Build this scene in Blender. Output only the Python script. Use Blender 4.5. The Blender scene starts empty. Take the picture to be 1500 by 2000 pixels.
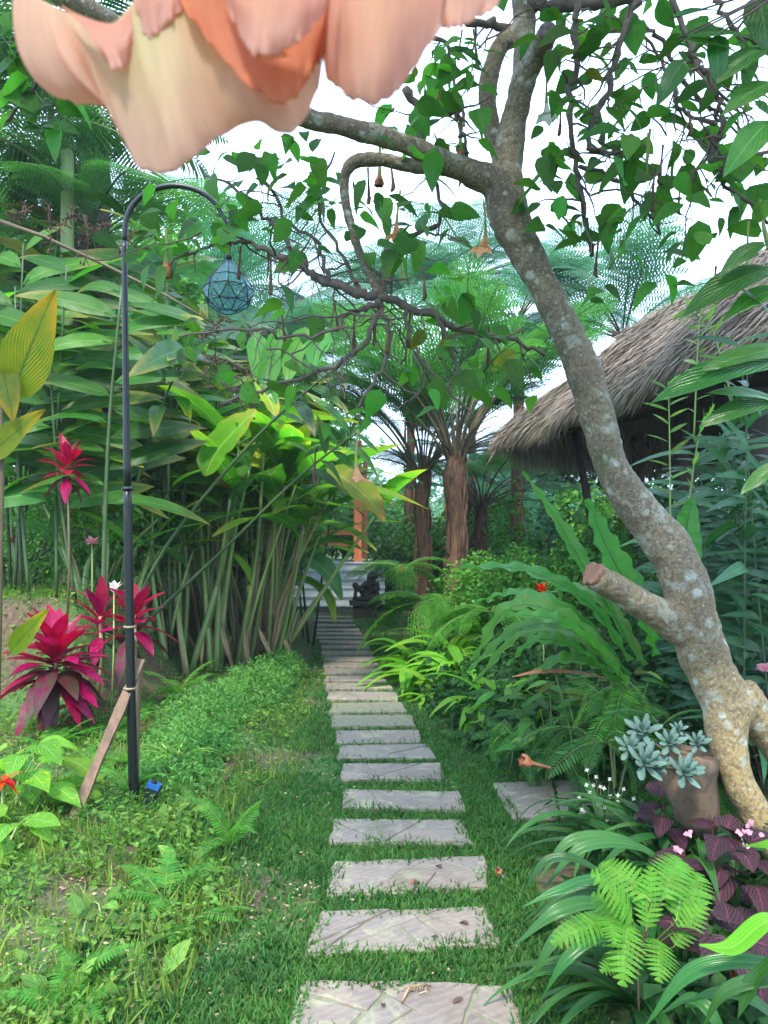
import bpy, math, random
import numpy as np
from mathutils import Vector, Matrix, noise
R = math.radians
random.seed(7); rng = np.random.default_rng(11)
sc = bpy.context.scene
COL = sc.collection

# ---------------------------------------------------------------- camera, world, sun, exposure
FPX = 1444.0; HZ = 1080.0; EYE = Vector((0, 0, 1.55)); PITCH = math.atan((HZ-1000)/FPX)
cam_d = bpy.data.cameras.new('camera'); cam = bpy.data.objects.new('camera', cam_d); COL.objects.link(cam)
cam.location = EYE; cam.rotation_euler = (R(90)+PITCH, 0, 0)
cam_d.sensor_fit = 'VERTICAL'; cam_d.sensor_height = 36; cam_d.lens = 26; cam_d.clip_start = 0.02; cam_d.clip_end = 900
cam_d.dof.use_dof = True; cam_d.dof.focus_distance = 4.5; cam_d.dof.aperture_fstop = 11
sc.camera = cam
SUN_EL, SUN_AZ = R(50), R(195)      # azimuth clockwise from +Y: behind the camera, to its left
w = bpy.data.worlds.new('World'); sc.world = w; w.use_nodes = True
nt = w.node_tree; nt.nodes.clear()
bg = nt.nodes.new('ShaderNodeBackground'); out = nt.nodes.new('ShaderNodeOutputWorld')
sky = nt.nodes.new('ShaderNodeTexSky'); sky.sky_type = 'NISHITA'; sky.sun_disc = False
sky.sun_elevation = SUN_EL; sky.sun_rotation = SUN_AZ; sky.air_density = 1.6; sky.dust_density = 3.0; sky.ozone_density = 1.0
tc = nt.nodes.new('ShaderNodeTexCoord'); cn = nt.nodes.new('ShaderNodeTexNoise'); cn.inputs['Scale'].default_value = 2.2; cn.inputs['Detail'].default_value = 6
cr = nt.nodes.new('ShaderNodeValToRGB'); cr.color_ramp.elements[0].position = .25; cr.color_ramp.elements[1].position = .5
cr.color_ramp.elements[0].color = (.72, .72, .72, 1); cr.color_ramp.elements[1].color = (.97, .97, .97, 1)
mx = nt.nodes.new('ShaderNodeMixRGB'); mx.inputs[2].default_value = (9.6, 12.8, 17.6, 1)   # bright thin cloud
nt.links.new(tc.outputs['Generated'], cn.inputs['Vector']); nt.links.new(cn.outputs['Fac'], cr.inputs[0]); nt.links.new(cr.outputs[0], mx.inputs[0])
nt.links.new(sky.outputs[0], mx.inputs[1]); nt.links.new(mx.outputs[0], bg.inputs[0]); bg.inputs[1].default_value = 0.15
nt.links.new(bg.outputs[0], out.inputs[0])
sl = bpy.data.lights.new('sun', 'SUN'); sl.energy = 4.2; sl.angle = R(8); sl.color = (1, .93, .80)
so = bpy.data.objects.new('sun', sl); COL.objects.link(so)
sd = Vector((math.sin(SUN_AZ)*math.cos(SUN_EL), math.cos(SUN_AZ)*math.cos(SUN_EL), math.sin(SUN_EL)))
so.rotation_euler = sd.to_track_quat('Z', 'Y').to_euler()
sc.view_settings.view_transform = 'Standard'; sc.view_settings.look = 'None'; sc.view_settings.gamma = 1
sc.view_settings.exposure = 0.74; sc.view_settings.use_curve_mapping = False
sc.cycles.max_bounces = 8; sc.cycles.transparent_max_bounces = 6; sc.cycles.diffuse_bounces = 4; sc.cycles.transmission_bounces = 6
sc.cycles.use_denoising = True

# ---------------------------------------------------------------- helpers
CF = Vector((0, math.cos(PITCH), math.sin(PITCH))); CU = Vector((0, -math.sin(PITCH), math.cos(PITCH))); CR = Vector((1, 0, 0))
def P(px, py, d):
    px, py, d = float(px), float(py), float(d); return EYE + (CF + CR*((px-750)/FPX) + CU*((1000-py)/FPX))*d
def ss(a, b, x):
    t = np.clip((np.asarray(x, float)-a)/(b-a), 0, 1); return t*t*(3-2*t)
def gz(x, y):
    """height of the ground at x, y (arrays welcome)"""
    x = np.asarray(x, float); y = np.asarray(y, float)
    z = 0.10*ss(-0.9, -2.4, x) + 0.98*ss(6.45, 7.0, y+0.25*np.sin(x*2.1)+.1*np.sin(x*5+1))*ss(-2.35, -3.0, x)
    z = z + 1.22*ss(21.3, 22.2, y)*ss(0.8, 0.2, x)
    z = z + 0.12*ss(1.2, 2.2, x)*ss(2, 4, y) - 3.2*ss(15, 34, y)*ss(0.6, 6, x) + 0.45*ss(9, 12, y)*ss(.8, 1.5, x)*ss(16, 14, y)
    b = ss(.55, 1.3, np.abs(x+.02))
    z = z + b*(0.018*np.sin(x*3.1+y*1.7)+0.014*np.sin(x*7.3-y*5.1)+.01*np.sin(y*11+x*9))
    z = z + 22*ss(70, 260, y)
    return z
def gp(px, py, z=None):
    """ground point seen at a picture position"""
    r = (P(px, py, 1)-EYE); t = 1.5
    zz = 0.0
    for _ in range(30):
        t = (EYE.z-zz)/max(1e-4, -r.z); t = min(t, 60)
        q = EYE+r*t; zz = float(gz(q.x, q.y)) if z is None else z
    return EYE+r*t
def mesh(name, V, F, mat=None, uv=None, smooth=True):
    me = bpy.data.meshes.new(name)
    V = np.asarray(V, np.float32)
    if isinstance(F, np.ndarray):
        n, k = F.shape
        me.vertices.add(len(V)); me.vertices.foreach_set('co', V.ravel())
        me.loops.add(n*k); me.loops.foreach_set('vertex_index', F.astype(np.int32).ravel())
        me.polygons.add(n); me.polygons.foreach_set('loop_start', np.arange(0, n*k, k, dtype=np.int32))
        me.update(calc_edges=True)
    else:
        me.from_pydata([tuple(map(float, v)) for v in V], [], F)
    if uv is not None:
        li = np.empty(len(me.loops), np.int32); me.loops.foreach_get('vertex_index', li)
        u = me.uv_layers.new(name='UVMap'); u.data.foreach_set('uv', np.asarray(uv, np.float32)[li].ravel())
    if smooth: me.polygons.foreach_set('use_smooth', np.ones(len(me.polygons), bool))
    if mat:
        for m in (mat if isinstance(mat, (list, tuple)) else [mat]): me.materials.append(m)
    me.update()
    return me
def link(name, me, parent=None, M=None, **props):
    o = bpy.data.objects.new(name, me); COL.objects.link(o)
    if parent: o.parent = parent
    if M is None: M = Matrix.Identity(4)
    if parent: M = Matrix.Translation(-Vector(parent.location)) @ M
    o.matrix_basis = M
    for k, v in props.items(): o[k] = v
    return o
def thing(name, label, cat, loc=(0, 0, 0), group=None, kind=None):
    o = bpy.data.objects.new(name, None); COL.objects.link(o); o.location = loc; o.empty_display_size = .1
    o['label'] = label; o['category'] = cat
    if group: o['group'] = group
    if kind: o['kind'] = kind
    return o
def tag(o, label, cat, group=None, kind=None):
    o['label'] = label; o['category'] = cat
    if group: o['group'] = group
    if kind: o['kind'] = kind
    return o
def dup(root, loc, label=None, group=None, rz=None, s=None):
    r = root.copy(); COL.objects.link(r); r.location = loc
    if rz is not None: r.rotation_euler = (0, 0, rz)
    if s: r.scale = (s, s, s)
    if label: r['label'] = label
    if group: r['group'] = group
    for ch in list(root.children):
        c = ch.copy(); COL.objects.link(c); c.parent = r
        for g in ch.children:
            d = g.copy(); COL.objects.link(d); d.parent = c
    return r
class MB:
    def __init__(s): s.V = []; s.F = []; s.UV = []; s.n = 0; s.MI = []
    def add(s, V, F, UV=None, mi=0):
        V = [tuple(v) for v in V]
        s.V += V; s.F += [tuple(i+s.n for i in f) for f in F]; s.MI += [mi]*len(F)
        s.UV += (list(map(tuple, UV)) if UV is not None else [(0.5, 0.5)]*len(V)); s.n += len(V); return s
    def mesh(s, name, mat, smooth=True):
        me = mesh(name, s.V, s.F, mat, s.UV, smooth)
        if any(s.MI): me.polygons.foreach_set('material_index', s.MI)
        return me
def spline(pts, n):
    """Catmull-Rom through tuples of any length, n samples per span"""
    p = [np.array(q, float) for q in pts]; p = [2*p[0]-p[1]]+p+[2*p[-1]-p[-2]]; o = []
    for i in range(1, len(p)-2):
        for k in range(n):
            t = k/n; o.append(.5*((2*p[i])+(-p[i-1]+p[i+1])*t+(2*p[i-1]-5*p[i]+4*p[i+1]-p[i+2])*t*t+(-p[i-1]+3*p[i]-3*p[i+1]+p[i+2])*t**3))
    o.append(p[-2]); return o
def tube(mb, pts, rad, sides=6, cap=True, mi=0, jit=0):
    pts = [Vector(p) for p in pts]; n = len(pts); V = []; UV = []; F = []
    t0 = (pts[1]-pts[0]).normalized(); a = t0.orthogonal().normalized(); L = 0
    for i, p in enumerate(pts):
        t = (pts[min(i+1, n-1)]-pts[max(i-1, 0)]).normalized()
        a = (a-t*a.dot(t)).normalized(); b = t.cross(a)
        if i: L += (p-pts[i-1]).length
        r = rad[i] if hasattr(rad, '__len__') else rad
        for k in range(sides):
            th = 2*math.pi*k/sides; rr = r*(1+(random.uniform(-jit, jit) if jit else 0))
            V.append(p+(a*math.cos(th)+b*math.sin(th))*rr); UV.append((k/sides, L))
    for i in range(n-1):
        for k in range(sides):
            k2 = (k+1) % sides; F.append((i*sides+k, i*sides+k2, (i+1)*sides+k2, (i+1)*sides+k))
    if cap: F.append(tuple(range(sides))[::-1]); F.append(tuple((n-1)*sides+k for k in range(sides)))
    mb.add(V, F, UV, mi); return mb
def box(mb, c, s, rot=None, mi=0, taper=1.0):
    V = []
    for z in (-.5, .5):
        k = taper if z > 0 else 1
        for x, y in ((-.5, -.5), (.5, -.5), (.5, .5), (-.5, .5)):
            v = Vector((x*s[0]*k, y*s[1]*k, z*s[2]))
            if rot is not None: v = rot @ v
            V.append(v+Vector(c))
    mb.add(V, [(3, 2, 1, 0), (4, 5, 6, 7), (0, 1, 5, 4), (1, 2, 6, 5), (2, 3, 7, 6), (3, 0, 4, 7)], None, mi); return mb
def frm(loc, d, up=Vector((0, 0, 1)), s=1.0, roll=0.0):
    """matrix whose +Y is d and whose +Z leans towards up"""
    y = Vector(d).normalized(); up = Vector(up)
    if abs(y.dot(up.normalized())) > .98: up = Vector((.7, -.7, .1))
    x = y.cross(up).normalized(); z = x.cross(y)
    M = Matrix((x, y, z)).transposed().to_4x4()
    if roll: M = M @ Matrix.Rotation(roll, 4, 'Y')
    if hasattr(s, '__len__'): M = M @ Matrix.Diagonal((*s, 1))
    else: M = M @ Matrix.Scale(s, 4)
    M.translation = Vector(loc); return M
def frames(d, up):
    """batch of rotation matrices, columns x,y,z with y=d"""
    d = d/np.linalg.norm(d, axis=1, keepdims=True)
    x = np.cross(d, up); x /= np.linalg.norm(x, axis=1, keepdims=True)+1e-9; z = np.cross(x, d)
    return np.stack([x, d, z], axis=2)
def scatter(tV, tF, pos, Rm, s, mat, name, uv=None):
    """many copies of one small template joined in a single mesh"""
    tV = np.asarray(tV, float); tF = np.asarray(tF, int); N = len(pos); k = len(tV)
    s = np.asarray(s, float); s = s[:, None] if s.ndim == 1 else s
    if s.shape[1] == 1: s = np.repeat(s, 3, 1)
    loc = tV[None, :, :]*s[:, None, :]
    V = np.einsum('nij,nkj->nki', Rm, loc)+pos[:, None, :]
    F = (tF[None]+(np.arange(N)*k)[:, None, None]).reshape(-1, tF.shape[1])
    UV = None if uv is None else np.tile(np.asarray(uv, float), (N, 1))
    return mesh(name, V.reshape(-1, 3), F, mat, UV)

# ---------------------------------------------------------------- materials
def N(nt, t, **kw):
    n = nt.nodes.new(t)
    for k, v in kw.items():
        if k in n.inputs: n.inputs[k].default_value = v
        else: setattr(n, k, v)
    return n
def newmat(name):
    m = bpy.data.materials.new(name); m.use_nodes = True; t = m.node_tree; t.nodes.clear()
    o = t.nodes.new('ShaderNodeOutputMaterial'); p = t.nodes.new('ShaderNodeBsdfPrincipled'); t.links.new(p.outputs[0], o.inputs[0])
    return m, t, p, o
def math_(t, op, a, b=None, c=None):
    n = t.nodes.new('ShaderNodeMath'); n.operation = op
    for i, v in enumerate((a, b, c)):
        if v is None: continue
        if isinstance(v, (int, float)): n.inputs[i].default_value = v
        else: t.links.new(v, n.inputs[i])
    return n.outputs[0]
def mixc(t, f, a, b, bt='MIX'):
    n = t.nodes.new('ShaderNodeMixRGB'); n.blend_type = bt
    for i, v in ((0, f), (1, a), (2, b)):
        if isinstance(v, (int, float)): n.inputs[i].default_value = v
        elif isinstance(v, tuple): n.inputs[i].default_value = (*v, 1)
        else: t.links.new(v, n.inputs[i])
    return n.outputs[0]
def ramp(t, f, a, b):
    n = t.nodes.new('ShaderNodeMapRange'); n.clamp = True; t.links.new(f, n.inputs[0]); n.inputs[1].default_value = a; n.inputs[2].default_value = b
    return n.outputs[0]
def noi(t, scale, detail=3, coord='Object', rough=.6, dist=0):
    c = t.nodes.new('ShaderNodeTexCoord'); n = t.nodes.new('ShaderNodeTexNoise')
    n.inputs['Scale'].default_value = scale; n.inputs['Detail'].default_value = detail; n.inputs['Roughness'].default_value = rough; n.inputs['Distortion'].default_value = dist
    t.links.new(c.outputs[coord], n.inputs['Vector']); return n.outputs['Fac']
def leafmat(name, c1, c2, vein=None, rough=.42, trans=.38, nv=9, ang=1.2, vv=.45, hv=.035, tip=None, blotch=None, scale=5, spec=.24, lon=0, veinw=.035, side=.25, tcol=None):
    m, t, p, o = newmat(name)
    g = t.nodes.new('ShaderNodeNewGeometry'); oi = t.nodes.new('ShaderNodeObjectInfo'); uvn = t.nodes.new('ShaderNodeTexCoord')
    sp = t.nodes.new('ShaderNodeSeparateXYZ'); t.links.new(uvn.outputs['UV'], sp.inputs[0])
    rnd = math_(t, 'FRACT', math_(t, 'ADD', g.outputs['Random Per Island'], oi.outputs['Random']))
    col = mixc(t, ramp(t, noi(t, scale, 3), .35, .65), c1, c2)
    u = math_(t, 'ABSOLUTE', math_(t, 'SUBTRACT', sp.outputs[0], .5))
    if tip: col = mixc(t, math_(t, 'MULTIPLY', ramp(t, math_(t, 'ADD', math_(t, 'ADD', sp.outputs[1], math_(t, 'MULTIPLY', u, .55)), math_(t, 'MULTIPLY', noi(t, 14, 2), .3)), .95, 1.25), .85), col, tip)
    if blotch: col = mixc(t, ramp(t, noi(t, 9, 4), .60, .66), col, blotch)
    sv = math_(t, 'SINE', math_(t, 'MULTIPLY', math_(t, 'SUBTRACT', sp.outputs[1], math_(t, 'MULTIPLY', u, ang)), nv*6.283))
    if lon: sv = math_(t, 'SINE', math_(t, 'MULTIPLY', sp.outputs[0], lon*6.283))
    sv2 = ramp(t, sv, .55, 1)
    if vein:
        mid = ramp(t, u, veinw, veinw*.4)
        col = mixc(t, math_(t, 'MAXIMUM', math_(t, 'MULTIPLY', sv2, side), mid), col, vein)
    hs = t.nodes.new('ShaderNodeHueSaturation'); t.links.new(col, hs.inputs['Color'])
    t.links.new(math_(t, 'ADD', math_(t, 'MULTIPLY', math_(t, 'SUBTRACT', rnd, .5), hv), .5), hs.inputs['Hue'])
    r2 = math_(t, 'FRACT', math_(t, 'MULTIPLY', rnd, 7.31))
    t.links.new(math_(t, 'ADD', math_(t, 'MULTIPLY', math_(t, 'SUBTRACT', r2, .5), vv*2), 1.05), hs.inputs['Value'])
    hs.inputs['Saturation'].default_value = 1.1
    t.links.new(hs.outputs[0], p.inputs['Base Color']); p.inputs['Roughness'].default_value = rough; p.inputs['Specular IOR Level'].default_value = spec
    bp = t.nodes.new('ShaderNodeBump'); bp.inputs['Strength'].default_value = .35; bp.inputs['Distance'].default_value = .004
    t.links.new(math_(t, 'ADD', sv, math_(t, 'MULTIPLY', noi(t, scale*8, 2), 1.5)), bp.inputs['Height']); t.links.new(bp.outputs[0], p.inputs['Normal'])
    tr = t.nodes.new('ShaderNodeBsdfTranslucent'); ms = t.nodes.new('ShaderNodeMixShader'); ms.inputs[0].default_value = trans
    t.links.new(mixc(t, 1.0, hs.outputs[0], tcol or (1.7, 2.0, .9), 'MULTIPLY'), tr.inputs[0])
    t.links.new(p.outputs[0], ms.inputs[1]); t.links.new(tr.outputs[0], ms.inputs[2]); t.links.new(ms.outputs[0], o.inputs[0])
    return m
def plainmat(name, c1, c2=None, rough=.6, scale=8, metal=0, bump=.3, bdist=.01, stretch=None, spec=.4, lo=.35, hi=.65, rnd=0.0):
    m, t, p, o = newmat(name); c2 = c2 or tuple(v*.7 for v in c1)
    c = t.nodes.new('ShaderNodeTexCoord'); mp = t.nodes.new('ShaderNodeMapping'); t.links.new(c.outputs['Object'], mp.inputs[0])
    if stretch: mp.inputs['Scale'].default_value = stretch
    n = t.nodes.new('ShaderNodeTexNoise'); n.inputs['Scale'].default_value = scale; n.inputs['Detail'].default_value = 6; n.inputs['Roughness'].default_value = .65
    t.links.new(mp.outputs[0], n.inputs['Vector'])
    col = mixc(t, ramp(t, n.outputs['Fac'], lo, hi), c1, c2)
    if rnd:
        g = t.nodes.new('ShaderNodeNewGeometry'); oi = t.nodes.new('ShaderNodeObjectInfo'); hs = t.nodes.new('ShaderNodeHueSaturation')
        r = math_(t, 'FRACT', math_(t, 'ADD', g.outputs['Random Per Island'], oi.outputs['Random']))
        t.links.new(math_(t, 'ADD', math_(t, 'MULTIPLY', math_(t, 'SUBTRACT', r, .5), rnd*2), 1.0), hs.inputs['Value']); t.links.new(col, hs.inputs['Color']); col = hs.outputs[0]
    t.links.new(col, p.inputs['Base Color'])
    p.inputs['Roughness'].default_value = rough; p.inputs['Metallic'].default_value = metal; p.inputs['Specular IOR Level'].default_value = spec
    if bump:
        bp = t.nodes.new('ShaderNodeBump'); bp.inputs['Strength'].default_value = bump; bp.inputs['Distance'].default_value = bdist
        t.links.new(n.outputs['Fac'], bp.inputs['Height']); t.links.new(bp.outputs[0], p.inputs['Normal'])
    return m
def barkmat(name, lich=1.0):
    m, t, p, o = newmat(name)
    n1 = noi(t, 4, 5); n2 = noi(t, 60, 4); n3 = noi(t, 14, 4)
    col = mixc(t, ramp(t, n1, .38, .62), (.12, .092, .062), (.18, .145, .09))
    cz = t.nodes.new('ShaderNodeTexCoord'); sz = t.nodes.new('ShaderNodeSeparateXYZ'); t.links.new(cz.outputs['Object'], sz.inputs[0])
    col = mixc(t, math_(t, 'MULTIPLY', ramp(t, math_(t, 'ADD', sz.outputs[2], math_(t, 'MULTIPLY', n3, .9)), 2.1, .9), .85), col, (.30, .21, .075))  # ochre algae tone low on the trunk, also standing in for warm light
    col = mixc(t, math_(t, 'MULTIPLY', ramp(t, n2, .45, .6), .65), col, (.07, .05, .035))
    c = t.nodes.new('ShaderNodeTexCoord'); v = t.nodes.new('ShaderNodeTexVoronoi'); v.inputs['Scale'].default_value = 15
    dm = t.nodes.new('ShaderNodeTexNoise'); dm.inputs['Scale'].default_value = 25; t.links.new(c.outputs['Object'], dm.inputs['Vector'])
    ad = t.nodes.new('ShaderNodeVectorMath'); ad.operation = 'MULTIPLY_ADD'; t.links.new(dm.outputs['Color'], ad.inputs[0]); ad.inputs[1].default_value = (.022,)*3; t.links.new(c.outputs['Object'], ad.inputs[2])
    t.links.new(ad.outputs[0], v.inputs['Vector'])
    vr = math_(t, 'FRACT', math_(t, 'MULTIPLY', v.outputs['Color'], 5.7))
    spot = math_(t, 'MULTIPLY', ramp(t, math_(t, 'ADD', v.outputs['Distance'], math_(t, 'MULTIPLY', vr, .30)), .46, .30), ramp(t, n3, .40, .60))
    ring = ramp(t, noi(t, 90, 3), .3, .6)
    col = mixc(t, math_(t, 'MULTIPLY', spot, lich*.9), col, mixc(t, ring, (.25, .265, .22), (.38, .40, .34)))
    spk = ramp(t, noi(t, 95, 3), .58, .66)
    col = mixc(t, math_(t, 'MULTIPLY', spk, .38*lich), col, (.45, .48, .42))
    col = mixc(t, math_(t, 'MULTIPLY', ramp(t, noi(t, 2.6, 4), .63, .7), .5), col, (.07, .10, .03))
    t.links.new(col, p.inputs['Base Color']); p.inputs['Roughness'].default_value = .85
    pt = math_(t, 'MULTIPLY', ramp(t, noi(t, 7.5, 6, dist=.6), .56, .62), ramp(t, noi(t, 45, 4), .36, .5))
    col = mixc(t, math_(t, 'MULTIPLY', pt, .6*lich), col, (.30, .305, .25)); t.links.new(col, p.inputs['Base Color'])
    mp = t.nodes.new('ShaderNodeMapping'); mp.inputs['Scale'].default_value = (1, 1, 2.2); t.links.new(c.outputs['Object'], mp.inputs[0])
    rg = t.nodes.new('ShaderNodeTexNoise'); rg.inputs['Scale'].default_value = 13; rg.inputs['Detail'].default_value = 4; t.links.new(mp.outputs[0], rg.inputs['Vector'])
    bp = t.nodes.new('ShaderNodeBump'); bp.inputs['Strength'].default_value = .6; bp.inputs['Distance'].default_value = .010
    t.links.new(math_(t, 'ADD', math_(t, 'MULTIPLY', n2, 1.0), math_(t, 'MULTIPLY', rg.outputs['Fac'], .45)), bp.inputs['Height']); t.links.new(bp.outputs[0], p.inputs['Normal'])
    return m
M_ = {}
M_['brug'] = leafmat('angel_trumpet_leaf', (.040, .115, .026), (.058, .15, .034), vein=(.06, .14, .045), side=.14, nv=7, ang=1.0, rough=.5, blotch=(.05, .10, .02), trans=.5)
M_['brugbig'] = leafmat('angel_trumpet_leaf_large', (.035, .12, .03), (.055, .155, .035), vein=(.09, .21, .07), nv=8, ang=1.0, rough=.27, spec=.42, trans=.38)
M_['ginger'] = leafmat('ginger_leaf', (.045, .14, .02), (.07, .19, .028), vein=(.14, .27, .06), nv=28, ang=1.8, side=.12, rough=.27, spec=.42, trans=.4, tip=(.24, .19, .05))
M_['gingerdark'] = leafmat('ginger_leaf_dark', (.03, .095, .018), (.045, .13, .022), vein=(.09, .18, .05), nv=28, ang=1.8, side=.12, rough=.27, spec=.42, trans=.36, tip=(.24, .19, .05))
M_['banana'] = leafmat('heliconia_leaf', (.075, .20, .03), (.11, .26, .04), vein=(.20, .34, .09), nv=34, ang=1.0, side=.15, rough=.27, spec=.42, trans=.45, tip=(.26, .24, .04))
M_['bananablue'] = leafmat('heliconia_leaf_waxy', (.06, .16, .06), (.09, .21, .09), vein=(.16, .30, .12), nv=34, ang=1.0, side=.15, rough=.28, trans=.3)
M_['yellowleaf'] = leafmat('yellowing_leaf', (.26, .28, .03), (.16, .24, .03), vein=(.34, .34, .10), nv=26, side=.25, rough=.5, tip=(.30, .15, .05), trans=.42, tcol=(1.5, 1.5, .7), blotch=(.32, .22, .08))
M_['olive'] = leafmat('olive_yellow_leaf', (.13, .14, .02), (.075, .12, .02), vein=(.05, .08, .02), nv=14, side=.15, rough=.5, tip=(.28, .18, .03), trans=.4, tcol=(1.5, 1.6, .7))
M_['stem'] = plainmat('green_cane', (.14, .24, .06), (.24, .27, .10), rough=.45, scale=4, stretch=(1, 1, .25), rnd=.3)
M_['stemdark'] = plainmat('dark_green_cane', (.035, .075, .022), (.055, .09, .03), rough=.45, scale=4, rnd=.2)
M_['tan'] = plainmat('dry_sheath', (.36, .26, .15), (.20, .16, .08), rough=.75, scale=5, stretch=(1, 1, .2), rnd=.35)
M_['dead'] = plainmat('withered_brown', (.10, .05, .03), (.055, .03, .022), rough=.8, scale=30, rnd=.3)
M_['deadorange'] = plainmat('withered_orange', (.42, .15, .06), (.22, .09, .05), rough=.75, scale=30, rnd=.2)
M_['treefern'] = leafmat('tree_fern_leaf', (.06, .17, .055), (.09, .21, .07), rough=.5, trans=.4, scale=2, vv=.3)
M_['treefernfar'] = leafmat('haze_tinted_tree_fern_leaf', (.06, .15, .085), (.085, .18, .11), rough=.5, trans=.4, scale=2, vv=.25, tcol=(1.3, 1.8, 1.3))  # bluer leaf colour painted in place of distance haze
M_['fernbright'] = leafmat('bright_fern_leaf', (.095, .235, .04), (.125, .285, .055), rough=.42, trans=.42, nv=5, scale=9, vv=.18, hv=.02)
M_['fern'] = leafmat('fern_leaf', (.07, .20, .04), (.10, .25, .05), rough=.48, trans=.4, scale=6, vv=.3)
M_['ferndark'] = leafmat('dark_fern_leaf', (.035, .11, .03), (.05, .14, .035), rough=.45, trans=.35, scale=6, vv=.3)
M_['strap'] = leafmat('palm_grass_leaf', (.030, .095, .028), (.045, .13, .035), vein=(.07, .16, .05), lon=9, side=.28, rough=.27, spec=.42, trans=.33, vv=.3)
M_['straplime'] = leafmat('palm_grass_leaf_lime', (.13, .30, .04), (.17, .36, .055), vein=(.22, .40, .10), lon=9, side=.28, rough=.4, trans=.4, vv=.25)
M_['nest'] = leafmat('nest_fern_leaf', (.055, .17, .03), (.08, .22, .035), vein=(.025, .05, .015), nv=60, ang=.4, side=.1, rough=.27, spec=.42, trans=.36, veinw=.03, vv=.2)
M_['shrub'] = leafmat('shrub_leaf', (.045, .13, .03), (.07, .17, .04), rough=.45, trans=.35, scale=1.5, vv=.5)
M_['shrublight'] = leafmat('light_shrub_leaf', (.09, .22, .06), (.13, .28, .07), rough=.45, trans=.42, scale=1.5, vv=.5)
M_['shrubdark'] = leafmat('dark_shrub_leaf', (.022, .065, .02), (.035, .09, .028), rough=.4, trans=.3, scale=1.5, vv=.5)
M_['shrubblue'] = leafmat('haze_tinted_shrub_leaf', (.08, .17, .10), (.11, .22, .13), rough=.5, trans=.4, scale=1.5, vv=.4, tcol=(1.2, 1.7, 1.2))  # blue tint imitates haze over far shrubs and trees
M_['lacy'] = leafmat('lacy_herb_leaf', (.08, .20, .065), (.15, .29, .09), rough=.5, trans=.4, scale=3, vv=.4)
M_['weed'] = leafmat('weed_leaf', (.10, .20, .045), (.18, .28, .07), vein=(.2, .38, .12), nv=5, rough=.45, trans=.4, scale=3, vv=.4)
M_['grass'] = leafmat('grass_blade', (.035, .115, .035), (.07, .17, .045), rough=.5, trans=.4, scale=1.6, vv=.5, tip=(.25, .28, .1))
M_['cordy'] = leafmat('cordyline_leaf', (.42, .02, .085), (.22, .012, .05), vein=(.45, .06, .12), nv=20, ang=2, side=.1, rough=.27, spec=.42, trans=.36, tcol=(1.3, .8, .8), vv=.35, hv=.03)
M_['cordyold'] = leafmat('old_cordyline_leaf', (.12, .012, .035), (.035, .06, .028), vein=(.2, .03, .07), nv=20, ang=2, side=.1, rough=.34, trans=.25, tcol=(1.3, 1, 1), vv=.35)
M_['begonia'] = leafmat('begonia_leaf', (.022, .012, .015), (.035, .014, .02), vein=(.11, .03, .045), nv=5, ang=1.4, side=.6, rough=.45, trans=.15, tcol=(1.5, .8, .8), vv=.3, veinw=.05)
M_['succ'] = leafmat('succulent_leaf', (.085, .145, .12), (.12, .185, .15), rough=.55, trans=.05, nv=.01, vv=.15, hv=.02, tcol=(1, 1, 1), spec=.3)
M_['croton'] = leafmat('mottled_leaf', (.15, .30, .05), (.10, .24, .04), vein=(.22, .36, .1), nv=7, blotch=(.42, .38, .04), rough=.4, vv=.3)
M_['darkwall'] = leafmat('shade_tinted_leaf', (.025, .085, .035), (.035, .11, .05), vein=(.07, .15, .07), nv=12, rough=.27, spec=.42, trans=.25, vv=.4)  # leaf colour itself darkened to stand in for shade at the right edge
M_['variegated'] = leafmat('variegated_leaf', (.12, .26, .05), (.16, .3, .06), vein=(.5, .52, .25), nv=.01, side=0, veinw=.2, rough=.45, trans=.3)
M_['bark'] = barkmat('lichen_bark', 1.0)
M_['twig'] = plainmat('twig_bark', (.12, .095, .075), (.065, .05, .045), rough=.8, scale=30, bump=.5)
M_['fernbark'] = plainmat('tree_fern_bark', (.20, .105, .06), (.045, .028, .02), rough=.95, scale=9, bump=1, bdist=.05, stretch=(3, 3, .5))
M_['stipe'] = plainmat('fern_stipe', (.07, .045, .025), (.10, .085, .035), rough=.6, scale=6)
M_['blackmetal'] = plainmat('black_paint', (.010, .013, .014), (.03, .033, .033), rough=.3, scale=14, bump=.15, bdist=.001, lo=.6, hi=.72, stretch=(1, 1, .3))
M_['wood'] = plainmat('weathered_wood', (.22, .135, .085), (.11, .07, .045), rough=.75, scale=7, bump=.5, bdist=.004, stretch=(5, 5, .5))
M_['post'] = plainmat('dark_timber_roof_shade', (.05, .036, .028), (.028, .02, .016), rough=.8, scale=7, stretch=(4, 4, .4))
M_['orangewood'] = plainmat('orange_timber', (.52, .15, .06), (.38, .11, .045), rough=.5, scale=7, stretch=(4, 4, .4))
M_['stepstone'] = plainmat('grey_step_stone', (.50, .54, .57), (.38, .41, .43), rough=.85, scale=5, bump=.4)
M_['riser'] = plainmat('dark_step_stone', (.13, .135, .13), (.08, .09, .085), rough=.9, scale=4, bump=.4)
M_['moss'] = plainmat('mossy_stone', (.05, .055, .03), (.035, .032, .026), rough=.95, scale=14, bump=.8, bdist=.02)
M_['plastic'] = plainmat('black_plastic', (.015, .017, .02), rough=.4, bump=0)
M_['blueplastic'] = plainmat('blue_plastic', (.02, .10, .30), (.015, .07, .22), rough=.25, bump=0)
M_['terracotta'] = plainmat('weathered_log', (.19, .12, .07), (.055, .042, .03), rough=.9, scale=9, bump=.7, bdist=.01)
M_['cutwood'] = plainmat('cut_wood_face', (.24, .115, .07), (.10, .06, .045), rough=.85, scale=40, bump=.6)
M_['cutold'] = plainmat('old_cut_face', (.03, .028, .035), (.10, .09, .09), rough=.8, scale=40)
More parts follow.
